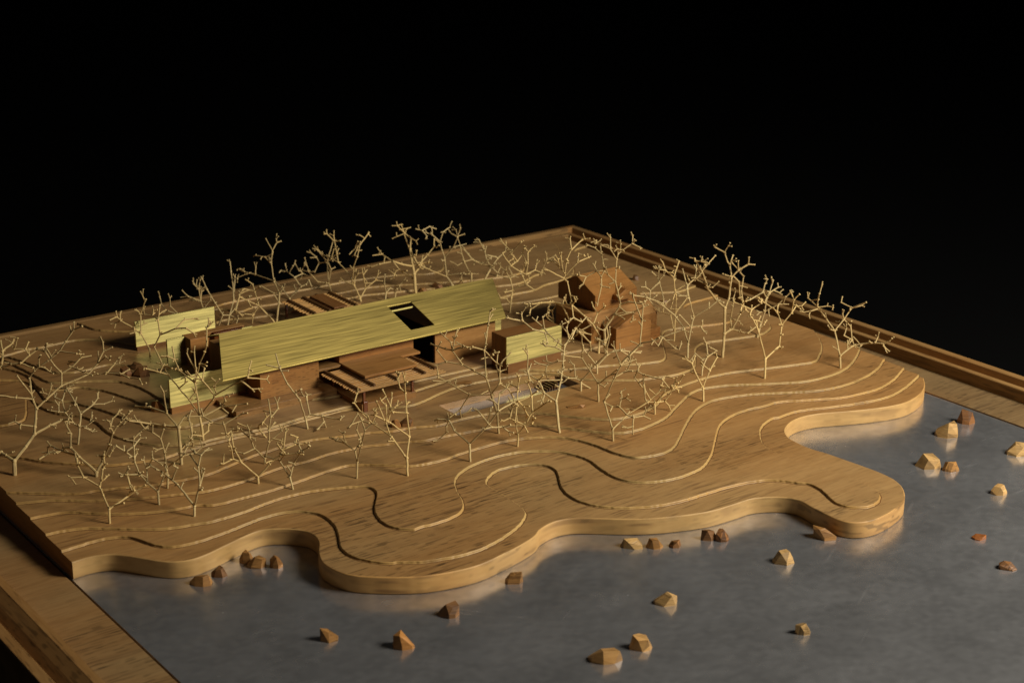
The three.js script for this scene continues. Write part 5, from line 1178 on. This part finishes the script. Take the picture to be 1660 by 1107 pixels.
twigTree('large forked twig tree at right whose right limb bends from a dark elbow', 0.2870, 0.0230, 0.2300, 1.06, [
  [-1, 0, 0, 0, 4.3, 18.9, -4.5],
  [0, 4.3, 18.9, -4.5, -5.4, 51.2, -7.9],
  [1, -5.4, 51.2, -7.9, -8.5, 64.8, -15.9],
  [2, -8.5, 64.8, -15.9, -15.8, 75, -21.8],
  [3, -15.8, 75, -21.8, -20.8, 77.5, -28.3],
  [3, -15.8, 75, -21.8, -7.6, 70.3, -15.9],
  [5, -7.6, 70.3, -15.9, -11.8, 66, -13.8],
  [5, -7.6, 70.3, -15.9, 4.8, 74.5, -16.2],
  [1, -5.4, 51.2, -7.9, -1.8, 56.4, -3.7],
  [2, -5.6, 52.1, -8.4, -4.3, 58.6, -11.4],
  [0, 4.3, 18.9, -4.5, 26.9, 26.7, -8.1],
  [10, 26.9, 26.7, -8.1, 27.4, 25.3, -5.9],
  [10, 26.9, 26.7, -8.1, 34.2, 47, -13.1],
  [12, 34.2, 47, -13.1, 37.9, 57.6, -24.7],
  [13, 37.9, 57.6, -24.7, 25.5, 69.2, -36.9],
  [13, 37.9, 57.6, -24.7, 38.6, 60.3, -24.9],
  [12, 34.2, 47, -13.1, 41.3, 59.5, -7.9],
  [16, 41.3, 59.5, -7.9, 48.8, 65.5, -8.8],
  [17, 48.8, 65.5, -8.8, 52.4, 65.8, -4.9],
  [16, 41.3, 59.5, -7.9, 39.6, 75.1, -3.8],
  [19, 39.6, 75.1, -3.8, 41.6, 79.1, -9.1],
  [19, 39.6, 75.1, -3.8, 42.2, 81.4, 0.6],
  [12, 34.2, 47, -13.1, 30.7, 47.8, -14.2],
  [3, -12.8, 70.8, -19.4, -15.7, 65, -23.8, -7.1, 75.2, -29.5]]);
twigTree('pale twig tree behind the large forked one, crown against the right rim', 0.3688, 0.0250, 0.1361, 0.94, [
  [-1, 0, 0, 0, 6.9, 14.2, -2.7],
  [0, 6.9, 14.2, -2.7, 8.5, 28, 0.8],
  [1, 8.5, 28, 0.8, 16.1, 37.7, 12.6],
  [2, 16.1, 37.7, 12.6, 23.3, 51.8, 21.8],
  [2, 16.1, 37.7, 12.6, 23.4, 38.3, 20],
  [1, 8.5, 28, 0.8, 10.9, 42.5, 0],
  [5, 10.9, 42.5, 0, 17, 46.9, -2.4],
  [6, 17, 46.9, -2.4, 29.5, 50.9, -1.7],
  [6, 17, 46.9, -2.4, 21.4, 55.9, -3.5],
  [7, 22.7, 48.7, -2.1, 27.4, 46.1, 2.1],
  [5, 10.9, 42.5, 0, 4.9, 50.6, 0],
  [10, 4.9, 50.6, 0, 7, 59.3, 0],
  [10, 4.9, 50.6, 0, -16.4, 46, 1.9],
  [12, -16.4, 46, 1.9, -22.4, 44.2, -1.3],
  [1, 8.5, 28, 0.8, 4, 26.9, -2.7],
  [2, 10.5, 30.6, 3.9, 11.6, 23.3, 4.2],
  [11, 7, 59.3, 0, 8.7, 64.3, 1.3]]);
twigTree('rightmost twig tree, with a drooping branch overhanging the tray rim', 0.3727, 0.0230, 0.2533, 1.08, [
  [-1, 0, 0, 0, 1.6, 12, -3],
  [0, 1.6, 12, -3, 7.9, 33.8, -18.2],
  [1, 7.9, 33.8, -18.2, 7.1, 47.1, -34.4],
  [2, 7.1, 47.1, -34.4, -1.8, 58.2, -35.7],
  [3, -1.8, 58.2, -35.7, -7.6, 65.8, -44],
  [4, -2.1, 58.5, -36.1, -4.7, 72.9, -31.1],
  [3, 0.8, 54.9, -35.3, -10.6, 53.7, -37],
  [6, -10.6, 53.7, -37, -14.7, 52.2, -41.7],
  [6, -10.6, 53.7, -37, -13.4, 49.7, -35.7],
  [3, -0.5, 56.6, -35.5, 5.1, 58.8, -28.5],
  [9, 5.1, 58.8, -28.5, 7.2, 58.5, -22.4],
  [1, 7.8, 33.7, -18.2, 22.1, 43.4, -19.4],
  [11, 22.1, 43.4, -19.4, 32.1, 54.4, -18.4],
  [12, 32.1, 54.4, -18.4, 26.4, 58.7, -28.5],
  [12, 32.1, 54.4, -18.4, 36.5, 63.1, -4.2],
  [12, 32.1, 54.4, -18.4, 40.4, 56.8, -12.7],
  [1, 7.9, 33.8, -18.2, 2.6, 36.3, -19.7],
  [11, 22.1, 43.4, -19.4, 21.1, 49.1, -20.8],
  [11, 22.1, 43.4, -19.4, 27.3, 36, -14.2],
  [18, 27.3, 36, -14.2, 23, 24.1, -7.2],
  [0, 1.6, 12, -3, 14.8, 19.8, -0.5, 18.4, 21.4, 1],
  [19, 23, 24.1, -7.2, 14.8, 29.4, -11.3],
  [21, 14.8, 29.4, -11.3, 19.2, 35.9, -12.8],
  [19, 23, 24.1, -7.2, 17.2, 20.7, -5.9],
  [19, 23, 24.1, -7.2, 23.6, 19.7, -4.9],
  [20, 18.4, 21.4, 1, 26, 26, 14.3, 27.4, 27.4, 20.2],
  [20, 18.4, 21.4, 1, 21.3, 18.9, 4.6],
  [25, 27.4, 27.4, 20.2, 29.1, 28.6, 29.3],
  [27, 29.1, 28.6, 29.3, 31.9, 32.9, 34.7],
  [25, 27.4, 27.4, 20.2, 33.1, 32, 18.2],
  [27, 29.1, 28.6, 29.3, 29.2, 20.9, 34.7],
  [30, 29.1, 25.6, 31.4, 32.2, 21.8, 35],
  [25, 26.4, 26.5, 16.3, 23.9, 28.6, 15.3]]);
twigTree('small clean Y-shaped twig tree standing alone on the right terraces', 0.1954, 0.0210, 0.2383, 0.97, [
  [-1, 0, 0, 0, 3.2, 11.5, -4.4],
  [0, 3.2, 11.5, -4.4, -1.7, 26.4, -10.9, -3.3, 35.8, -14.8],
  [1, -3.3, 35.8, -14.8, -7, 39.3, -18.1],
  [1, -3.3, 35.8, -14.8, 2, 41.6, -16.5],
  [1, 3, 12, -4.7, 11.4, 28.2, -4.8],
  [4, 11.4, 28.2, -4.8, 24.6, 37.6, -9.3],
  [4, 11.4, 28.2, -4.8, 7.7, 33, -10],
  [5, 15, 30.7, -6, 17.3, 31.6, -4.9]]);
twigTree('tiny low twig tree just behind the small clean Y-shaped tree', 0.2371, 0.0250, 0.1906, 0.75, [
  [-1, 0, 0, 0, 2.1, 8.3, -1.4],
  [0, 2.1, 8.3, -1.4, 9.3, 16.9, -3.1],
  [1, 9.3, 16.9, -3.1, 5.8, 13.9, -5.8],
  [2, 5.8, 13.9, -5.8, 3.6, 18.7, -14.4],
  [2, 5.8, 13.9, -5.8, 6.2, 6.1, -5.8],
  [1, 9.3, 16.9, -3.1, 19.8, 22.1, -0.9],
  [5, 10.1, 17.3, -2.9, 13, 28.8, -9.2],
  [6, 13, 28.8, -9.2, 9.4, 35.5, -9.8]]);
twigTree('twig tree left of the rear pergola with the tallest crown there', -0.0524, 0.0350, -0.1711, 0.93, [
  [-1, 0, 0, 0, 1.9, 7.5, -0.9, 7.5, 25.7, -4.5, 9.7, 34.8, -6.8],
  [0, 9.7, 34.8, -6.8, 6.1, 34.1, -12.2],
  [1, 6.1, 34.1, -12.2, -2.7, 40.9, -23.4],
  [0, 9.7, 34.8, -6.8, 14, 40.4, -5.3],
  [0, 9.7, 34.8, -6.8, 11.7, 43.9, -21.5],
  [4, 11.7, 43.9, -21.5, 17, 59.7, -36, 21.9, 72.7, -41.6],
  [5, 21.9, 72.7, -41.6, 21.7, 82.9, -54.7],
  [5, 21.9, 72.7, -41.6, 28.1, 80.7, -42.3],
  [7, 28.1, 80.7, -42.3, 32.8, 81.5, -41.8],
  [7, 28.1, 80.7, -42.3, 28.4, 84.3, -43.7],
  [5, 20.6, 69.2, -40.1, 15.5, 65, -46.8],
  [10, 15.5, 65, -46.8, 10.2, 65.3, -58.3],
  [10, 15.5, 65, -46.8, 16.2, 61.3, -38.3],
  [5, 11.9, 44.7, -22.2, 4.1, 46.5, -49.8],
  [13, 4.1, 46.5, -49.8, -3, 48, -60.9, -6.4, 49.8, -68.7],
  [13, 4.1, 46.5, -49.8, 6.3, 53.6, -52.2],
  [14, 0.1, 47.4, -56.1, -3.6, 45.3, -60.1, -9.4, 41.8, -65.9],
  [14, -3, 48, -60.9, -3, 49.1, -63],
  [0, 7.4, 25.4, -4.4, 5.4, 32, -9.1]]);
twigTree('thin twig tree behind the left end of the gold roof, branching low to the left', -0.0486, 0.0350, -0.1779, 0.80, [
  [-1, 0, 0, 0, -1.7, 5, -3.5, -12.1, 20.4, -13.9],
  [0, -12.1, 20.4, -13.9, -6.4, 37.9, -37.2],
  [1, -6.4, 37.9, -37.2, -10.4, 41.8, -40.6],
  [1, -8.2, 32.3, -29.8, -18.1, 35.7, -33.7],
  [0, -12.1, 20.4, -13.9, -31.4, 32.2, -21.1],
  [4, -31.4, 32.2, -21.1, -29.8, 35, -22.9],
  [0, -12.1, 20.4, -13.9, -17.6, 10.3, -17.8],
  [6, -17.6, 10.3, -17.8, -17.9, -2.8, -21.5],
  [6, -17.6, 10.3, -17.8, -26.1, 12.1, -20.9],
  [4, -22.9, 27, -18, -22.7, 21.8, -12.3],
  [4, -31.4, 32.2, -21.1, -41.6, 21.6, -10.9]]);
twigTree('twig tree behind the rear brass wall, one bare stem against the black', -0.0908, 0.0350, -0.2084, 0.75, [
  [-1, 0, 0, 0, 3.3, 10.3, -1.1],
  [0, 3.3, 10.3, -1.1, 13.4, 22.3, -10],
  [1, 13.4, 22.3, -10, 13.8, 42.3, -10.7, 13.1, 55.2, -12.1],
  [1, 13.4, 22.3, -10, 21.4, 44.9, -19.9],
  [0, 3.3, 10.3, -1.1, -4.3, 11.5, -1.9, -13.1, 27.3, -1.5],
  [4, -13.1, 27.3, -1.5, -20.5, 43.1, -3.7],
  [5, -20.5, 43.1, -3.7, -25.4, 55.1, -3],
  [5, -20.5, 43.1, -3.7, -26.8, 45.6, -16.2],
  [4, -13.1, 27.3, -1.5, -21.5, 25.5, -16.6],
  [0, 3.3, 10.3, -1.1, 12.1, 16, -4, 24, 26.2, -15.3],
  [9, 21.8, 24.3, -13.3, 27.5, 23.9, -5.8],
  [0, 3.3, 10.3, -1.1, 9, 7.3, 7.2],
  [2, 13.1, 55.2, -12.1, 15.8, 63.3, -18.5],
  [4, -4.3, 11.5, -1.9, -9.5, -3.8, -5.8]]);
twigTree('twig tree whose arms spread across the bright rear brass wall', -0.1272, 0.0350, -0.1898, 0.92, [
  [-1, 0, 0, 0, -0.8, 4.6, -2.1, -3, 12.6, -7.1],
  [0, -3, 12.6, -7.1, 8.5, 23.5, -18.5],
  [1, 8.5, 23.5, -18.5, 6.4, 32.6, -19.4],
  [2, 6.4, 32.6, -19.4, 7.3, 44.2, -24],
  [3, 7.3, 44.2, -24, 1.6, 51.1, -24.3],
  [3, 7.3, 44.2, -24, 9.7, 51.8, -25.7],
  [2, 6.4, 32.6, -19.4, -4.3, 37.6, -26.7],
  [6, -4.3, 37.6, -26.7, -8.4, 43.7, -31.3],
  [6, -4.3, 37.6, -26.7, -9.5, 35.9, -33.3],
  [1, 8.5, 23.5, -18.5, 15.3, 33.4, -13.9],
  [0, -3, 12.6, -7.1, -21.1, 23.3, -17.4, -32.1, 28.2, -21.6],
  [10, -32.1, 28.2, -21.6, -35.1, 34.2, -27.3, -34.8, 41.5, -31.2],
  [10, -32.1, 28.2, -21.6, -35.6, 26, -23.1],
  [10, -21.1, 23.3, -17.4, -29.6, 33.7, -17.5, -30.6, 43.4, -15.1],
  [0, -3, 12.6, -7.1, -8.4, 17.8, -10.2],
  [2, 6.4, 32.6, -19.4, 9.8, 41, -23.1],
  [0, -3, 12.6, -7.1, -0.8, 14.5, -4]]);
twigTree('small twig tree leaning left over the left corner of the rear brass wall', -0.2039, 0.0370, -0.1601, 0.75, [
  [-1, 0, 0, 0, 0.7, 6, -2],
  [0, 0.7, 6, -2, -5.6, 22.5, -6],
  [1, -5.6, 22.5, -6, -11, 28.1, -10.5, -21.3, 36.5, -18.5],
  [2, -21.3, 36.5, -18.5, -24.3, 32.9, -23.4],
  [2, -21.3, 36.5, -18.5, -24, 40.3, -20.5],
  [4, -24, 40.3, -20.5, -24.9, 46.4, -19.6],
  [2, -21.3, 36.5, -18.5, -19.2, 40.5, -23.7],
  [4, -24, 40.3, -20.5, -32.5, 39, -18.9],
  [1, -5.6, 22.5, -6, 1.9, 38.2, -21.1],
  [8, 1.9, 38.2, -21.1, 5.2, 52.9, -15.4],
  [2, -10.7, 27.8, -10.2, -11.9, 25, -6.7],
  [8, 1.9, 38.2, -21.1, -0.1, 41.3, -21.6]]);
twigTree('low twig tree behind the left corner of the rear pergola, two crooked limbs', 0.0029, 0.0390, -0.2388, 0.83, [
  [-1, 0, 0, 0, 0, 1.4, -0.9],
  [0, 0, 1.4, -0.9, -0.8, 8.3, -13.8, -2, 15.1, -29.7],
  [0, 0, 1.4, -0.9, 4.9, 8.7, 4.8, 9.1, 16.1, 10],
  [2, 9.1, 16.1, 10, 14.7, 18.3, 12.4],
  [3, 14.7, 18.3, 12.4, 17.6, 23.3, 13.7],
  [2, 9.1, 16.1, 10, 4.6, 26.5, 4.6],
  [5, 4.6, 26.5, 4.6, 2.1, 31, -8.8],
  [6, 2.1, 31, -8.8, -2.9, 30.6, -14.3],
  [6, 2.1, 31, -8.8, 1.3, 39.3, -9.9],
  [5, 4.6, 26.5, 4.6, 15.7, 28.5, 3.3],
  [9, 15.7, 28.5, 3.3, 13.4, 32.1, 3.6],
  [4, 17.6, 23.3, 13.7, 17.5, 17.5, 19.4],
  [7, -2.9, 30.6, -14.3, -4.3, 29.4, -13.9]]);
twigTree('twig tree directly behind the middle of the rear pergola, many upright ends', 0.0573, 0.0390, -0.2399, 0.92, [
  [-1, 0, 0, 0, -1, 8.3, -3.8],
  [0, -1, 8.3, -3.8, -12.7, 11.5, -7.7, -20.4, 23, -13.9],
  [1, -20.4, 23, -13.9, -19.4, 37, -23.9],
  [1, -20.4, 23, -13.9, -26.6, 24.1, -27.4],
  [3, -26.6, 24.1, -27.4, -26.5, 29.8, -34.5],
  [1, -20.4, 23, -13.9, -16.3, 23.8, -7.9],
  [5, -16.3, 23.8, -7.9, -8, 32.1, -11.5],
  [6, -8, 32.1, -11.5, -9.4, 38.8, -15.7],
  [7, -9.4, 38.8, -15.7, -13.4, 43, -18.7],
  [7, -9.2, 38, -15.2, -16.2, 38.8, -16],
  [6, -8, 32.1, -11.5, -3.7, 34.3, -3.6],
  [0, -1, 8.3, -3.8, 10.4, 28, -24.9],
  [11, 10.4, 28, -24.9, 1.7, 41.6, -32.5],
  [11, 10.4, 28, -24.9, 24.8, 46.9, -35.2],
  [11, -0.6, 9.1, -4.6, 2, 25.3, -1.8],
  [14, 2, 25.3, -1.8, 6.7, 26.6, -1.9],
  [14, 2, 25.3, -1.8, 0.3, 32.4, -4.5],
  [3, -26.6, 24.1, -27.4, -23, 17.9, -23.9],
  [11, 10.4, 28, -24.9, 13.9, 30.6, -20.7]]);
twigTree('tall bare twig tree at the right end of the rear pergola, tip hooked', 0.0711, 0.0350, -0.1974, 1.05, [
  [-1, 0, 0, 0, -0.1, 3.3, -1.6],
  [0, -0.1, 3.3, -1.6, -2.6, 17.1, -9.4],
  [1, -2.6, 17.1, -9.4, -10.5, 21.7, -22.3],
  [2, -3.5, 17.7, -10.9, -0.1, 25.5, -20.8, -1, 35.5, -46.4],
  [3, -1, 35.5, -46.4, -7.4, 40.3, -71.4],
  [4, -7.4, 40.3, -71.4, -9.4, 44.8, -76.8],
  [3, -1, 35.5, -46.4, 2.7, 56.3, -59.4],
  [6, 2.7, 56.3, -59.4, -4, 65.3, -64.6],
  [6, 2.7, 56.3, -59.4, 5.9, 58.4, -52.6],
  [4, -3.7, 37.5, -56.9, -1.3, 48.4, -55.1],
  [3, -2.9, 19.2, -12.9, -6.1, 39.9, -4.4, -4.5, 53.7, 2.2],
  [10, -4.5, 53.7, 2.2, -1.1, 67.8, 3.1],
  [11, -1.1, 67.8, 3.1, -7.5, 59, -4.1],
  [12, -2.5, 65.9, 1.5, -6.8, 55.5, -0.5],
  [11, -1.1, 67.8, 3.1, 14.7, 77.4, -3.2],
  [1, -2.6, 17.1, -9.4, 3.9, 33.5, -15.4],
  [15, 0.7, 25.4, -12.4, 3.4, 29.4, -10.8],
  [0, -0.1, 3, -1.5, 8.6, 12.8, -3.1],
  [17, 8.6, 12.8, -3.1, 6.5, 25.3, -3, 4.4, 33.8, -2.1],
  [17, 8.6, 12.8, -3.1, 20.6, 20.5, -2],
  [19, 20.6, 20.5, -2, 23.4, 28, 0.4],
  [19, 20.6, 20.5, -2, 26.6, 20.3, 3.7],
  [6, 2.7, 56.3, -59.4, 3.9, 62.2, -63.1],
  [14, 13.3, 76.6, -2.6, 15, 73.7, -0.9]]);
twigTree('single bent twig with a hooked foot peeping over the ridge, left of skylight', 0.0933, 0.0350, -0.1808, 0.75, [
  [-1, 0, 0, 0, 2.3, 9.8, -1.5],
  [0, 2.3, 9.8, -1.5, -1.3, 21.6, 1, -2.2, 32.9, 3.7],
  [0, 2.3, 9.8, -1.5, 8, 14, -1.7],
  [2, 8, 14, -1.7, 11.1, 12.3, -0.1]]);
twigTree('small right-leaning twig peeping over the ridge just above the skylight', 0.1040, 0.0350, -0.1773, 0.75, [
  [-1, 0, 0, 0, 3, 8.2, -3],
  [0, 3, 8.2, -3, 7.6, 16, -2.5, 13.1, 21.3, -0.6],
  [0, 3, 8.2, -3, 1.9, 9.7, -4.1]]);
twigTree('stout twig tree behind the ridge middle, the widest crown of the back row', 0.1366, 0.0350, -0.1835, 1.42, [
  [-1, 0, 0, 0, 3.1, 22.1, -7.8, 2.9, 30.7, -10.2],
  [0, 2.1, 15.5, -5.5, 1.2, 17.3, -11.6],
  [1, 1.2, 17.3, -11.6, -4.9, 24.1, -27.5],
  [2, -4.9, 24.1, -27.5, -8, 32.4, -35.7],
  [2, -4.9, 24.1, -27.5, -10.2, 23.1, -26.8, -15.2, 17.3, -23.1],
  [4, -10.2, 23.1, -26.8, -12, 24.7, -27.8],
  [3, -8, 32.4, -35.7, -12.3, 37.9, -51.8],
  [6, -12.3, 37.9, -51.8, -13.5, 43.9, -59.4],
  [6, -12.3, 37.9, -51.8, -21.7, 38, -53.4],
  [3, -8, 32.4, -35.7, -24, 31, -39.2],
  [9, -24, 31, -39.2, -30.6, 27.5, -45.3],
  [0, 2.9, 30.7, -10.2, -10.6, 34.9, -10.7, -23, 40.4, -12],
  [0, 2.9, 30.7, -10.2, 5.2, 40.9, -17.2, 6.2, 48.5, -20.3],
  [12, 6.2, 48.5, -20.3, 11.4, 59.1, -26.2],
  [13, 11.4, 59.1, -26.2, 6.7, 64.8, -32.9],
  [14, 6.7, 64.8, -32.9, -0.7, 73.7, -36.2],
  [14, 6.7, 64.8, -32.9, 11, 69.2, -33.8, 14.5, 70, -32.5],
  [14, 7, 64.4, -32.4, -0.9, 60.7, -37.3],
  [17, 6.2, 64, -33, 8.9, 49.5, -28.2],
  [13, 11.4, 59.1, -26.2, 14.4, 56.7, -20.5],
  [12, 6, 47.5, -19.9, 6.9, 33.7, -5.9],
  [20, 6.4, 41.2, -13.5, 8, 42.9, -11, 8.1, 48.4, -10.2],
  [0, 3.1, 22.1, -7.8, 10.5, 28.3, -7.8, 15, 32.7, -8.9],
  [12, 3.1, 31.4, -10.7, 7.7, 33.1, -5.3],
  [23, 7.7, 33.1, -5.3, 21.3, 41.6, -7.2],
  [24, 21.3, 41.6, -7.2, 28.9, 50.4, -5.4],
  [25, 28.9, 50.4, -5.4, 30.2, 51, -1.8],
  [25, 28.9, 50.4, -5.4, 34.3, 57.5, -12.3],
  [22, 15, 32.7, -8.9, 19.5, 34.4, -2.8],
  [23, 7.7, 33.1, -5.3, 17.3, 27.2, 1.3],
  [29, 17.3, 27.2, 1.3, 18.8, 30.3, 2],
  [29, 17.3, 27.2, 1.3, 36.1, 17.3, 9.1]]);
twigTree('slim upright twig tree behind the ridge with a crooked overhanging tip', 0.1820, 0.0350, -0.1726, 1.00, [
  [-1, 0, 0, 0, -0.4, 5, -2.1, -4.3, 16.3, -9.1],
  [0, -4.3, 16.3, -9.1, -7.8, 39.3, -7.3],
  [1, -7.8, 39.3, -7.3, -11.3, 48.4, -7.4, -15.1, 59, -5.3],
  [2, -15.1, 59, -5.3, -23.1, 67.7, -9.6],
  [3, -23.1, 67.7, -9.6, -27.4, 69.5, -14.2],
  [3, -23.1, 67.7, -9.6, -23.4, 76.1, -10],
  [5, -23.4, 76.1, -10, -25.3, 77.1, -11.6],
  [6, -25.3, 77.1, -11.6, -34.4, 73.6, -12.7],
  [7, -34.4, 73.6, -12.7, -35.9, 73.9, -17],
  [7, -34.4, 73.6, -12.7, -32.7, 68.4, -6.2],
  [6, -25.3, 77.1, -11.6, -17.4, 73.5, -10.7],
  [2, -15.1, 59, -5.3, -12.6, 70.8, -2.4],
  [11, -12.6, 70.8, -2.4, -2.4, 74.1, -4.6],
  [1, -7.8, 39.3, -7.3, -2.6, 52.6, 3.4],
  [13, -2.6, 52.6, 3.4, 10.1, 55.8, 10.3],
  [13, -2.6, 52.6, 3.4, -2, 65.8, 10.9],
  [0, -4.3, 16.3, -9.1, -2.7, 21.2, -7.6],
  [0, -4.2, 16.1, -9, 3.7, 20.8, 8.4, 4.1, 20.5, 9.7]]);
twigTree('straight twig tree behind the ridge with a star of short tips on top', 0.1972, 0.0350, -0.1574, 0.93, [
  [-1, 0, 0, 0, 2.4, 18.9, -4.8],
  [0, 1.8, 13.9, -3.5, 0, 31.6, -16],
  [1, 0, 31.6, -16, 6.7, 55.4, -39.1],
  [2, 6.7, 55.4, -39.1, 2.8, 57.9, -45.2],
  [2, 6.7, 55.4, -39.1, 8.3, 61.6, -44],
  [2, 6.7, 55.4, -39.1, 8.8, 65.5, -35.6],
  [2, 6.7, 55.4, -39.1, 15.1, 57.1, -37.4],
  [1, 0, 31.6, -16, 11.2, 32, -15.7],
  [7, 11.2, 32, -15.7, 22.4, 25.2, -13.6],
  [8, 22.4, 25.2, -13.6, 29.9, 24.4, -2.7],
  [7, 11.2, 32, -15.7, 9.5, 40.9, -29.6],
  [1, 0.1, 31.2, -15.7, -7.7, 27.5, -18.5],
  [0, 2.4, 18.4, -4.7, -7.3, 19, -11],
  [12, -7.3, 19, -11, -9.2, 12.5, -8.3],
  [13, -9.2, 12.5, -8.3, -10.8, 3.3, -16.1],
  [13, -9.2, 12.5, -8.3, -9.1, 9.5, -3]]);
twigTree('branchy twig tree on the terrace right of the roof gable, crown tangled', 0.1914, 0.0310, -0.0758, 0.90, [
  [-1, 0, 0, 0, 5.1, 15.3, -4.2, 7.8, 23.9, -5.4],
  [0, 7.8, 23.9, -5.4, 8, 34.2, -9.9, 4.7, 44, -14.8, 0.8, 48.7, -19.6],
  [0, 7.8, 23.9, -5.4, 11.8, 28.9, 1, 16.5, 31.8, 7.9],
  [2, 16.5, 31.8, 7.9, 14.4, 44.9, 0.6],
  [3, 14.4, 44.9, 0.6, 3.9, 53, -3.6],
  [4, 3.9, 53, -3.6, -1.7, 61.6, -6.1],
  [5, -1.7, 61.6, -6.1, -6, 68.4, -6.2],
  [6, -6, 68.4, -6.2, -1.8, 69.6, -6.9],
  [4, 3.9, 53, -3.6, 13.6, 56.2, -5.1],
  [8, 13.6, 56.2, -5.1, 21, 63.2, -5.1],
  [9, 21, 63.2, -5.1, 23.2, 72.2, -4.9],
  [8, 13.6, 56.2, -5.1, 9.7, 62.6, -6.6],
  [10, 23.2, 72.2, -4.9, 23, 66.6, 2.1],
  [12, 23, 66.6, 2.1, 28.8, 72.3, 4.2],
  [12, 23, 66.6, 2.1, 17, 56.1, 10.2],
  [9, 21, 63.2, -5.1, 18.6, 55.6, 4.8],
  [5, -1.7, 61.6, -6.1, 1.6, 69.8, 1, 5.2, 82.4, 11.6],
  [16, 1.6, 69.8, 1, -1.6, 78.3, -11.4],
  [2, 16.5, 31.8, 7.9, 22.6, 34.5, 6.3],
  [3, 15.1, 40.5, 3, 20, 41.5, 3.1, 34, 43.8, 1.1],
  [19, 34, 43.8, 1.1, 37.2, 50.3, 0],
  [19, 34, 43.8, 1.1, 38.9, 41.1, 6.3],
  [19, 20, 41.5, 3.1, 21.8, 52.7, 3.8],
  [3, 14.4, 44.9, 0.6, 18.3, 42.3, 5.3],
  [1, 4.7, 44, -14.8, 7.3, 48.3, -16.7, 12.7, 48, -13.9],
  [0, 7.5, 22.9, -5.3, -1.9, 22, -7.4],
  [0, 2.9, 8.8, -2.4, -0.5, 14.8, -5.8, -6.9, 15.9, -8.1],
  [25, -1.9, 22, -7.4, 0.5, 24.7, -7.2],
  [2, 16.5, 31.8, 7.9, 27.2, 23.9, 8.7]]);
twigTree('leaning twig tree rising from behind the roof gable tip', 0.2136, 0.0370, -0.1600, 0.86, [
  [-1, 0, 0, 0, 6.9, 11.6, -0.8, 13, 20.4, -0.4],
  [0, 13, 20.4, -0.4, 10.7, 22.3, -16.7],
  [1, 10.7, 22.3, -16.7, 2.7, 26.4, -23.5],
  [2, 2.7, 26.4, -23.5, 2.8, 34.5, -40],
  [0, 13, 20.4, -0.4, 21.5, 29.9, 0.3],
  [4, 21.5, 29.9, 0.3, 28.1, 34.4, 0.9, 32.2, 36.9, 0.6],
  [0, 13, 20.4, -0.4, 15.4, 25.8, -12.5, 22.3, 35.3, -27.5],
  [6, 21.2, 33.9, -25.4, 11.8, 48.7, -23.6],
  [6, 20.6, 33, -23.9, 22.7, 38.8, -23.6],
  [6, 21.2, 33.9, -25.4, 17.2, 34.3, -28.6],
  [4, 21.5, 29.9, 0.3, 19.1, 32.4, 0.1, 8.1, 36.2, -0.7],
  [0, 13, 20.4, -0.4, 16.3, 25.2, 4]]);
twigTree('tiny three-pronged twig alone on the plain back terrace left of the cabin', 0.3001, 0.0350, -0.1603, 0.75, [
  [-1, 0, 0, 0, 1.7, 6.2, -0.6],
  [0, 1.7, 6.2, -0.6, 4.6, 20.1, 4.1],
  [1, 4.6, 20.1, 4.1, 4, 27.5, 4.7],
  [1, 4.6, 20.1, 4.1, 12, 21.5, 5.8]]);
twigTree('short shaded twig tree behind the annex, only its tips above the brass', 0.1882, 0.0310, 0.0096, 0.75, [
  [-1, 0, 0, 0, 1.6, 8, -3],
  [0, 1.6, 8, -3, 5.1, 20.4, -10.9],
  [1, 5.1, 20.4, -10.9, 8.3, 25.8, -9.6],
  [1, 5.1, 20.4, -10.9, 3.6, 20.9, -12.1],
  [1, 2.1, 9.7, -4.1, -2.2, 14.7, -9.3],
  [1, 3, 13, -6.2, -1.1, 18.2, -12.3],
  [5, -1.1, 18.2, -12.3, 0, 26.5, -10.7]]);
twigTree('small forked twig tree low on the terrace behind the branchy one', 0.2467, 0.0370, -0.1765, 0.75, [
  [-1, 0, 0, 0, 1.9, 5.8, -1.8],
  [0, 1.9, 5.8, -1.8, -2.3, 10.6, -3.2],
  [0, 1.9, 5.8, -1.8, 4.9, 12.2, -0.5],
  [2, 4.9, 12.2, -0.5, 5.3, 16.2, -1.9],
  [0, 0.4, 1.2, -0.4, 13.2, -0.4, 7.9, 17.3, 1.5, 9.4],
  [0, 1, 2.9, -0.9, 11.7, 0.4, 9.9]]);


renderer.render(scene, camera);
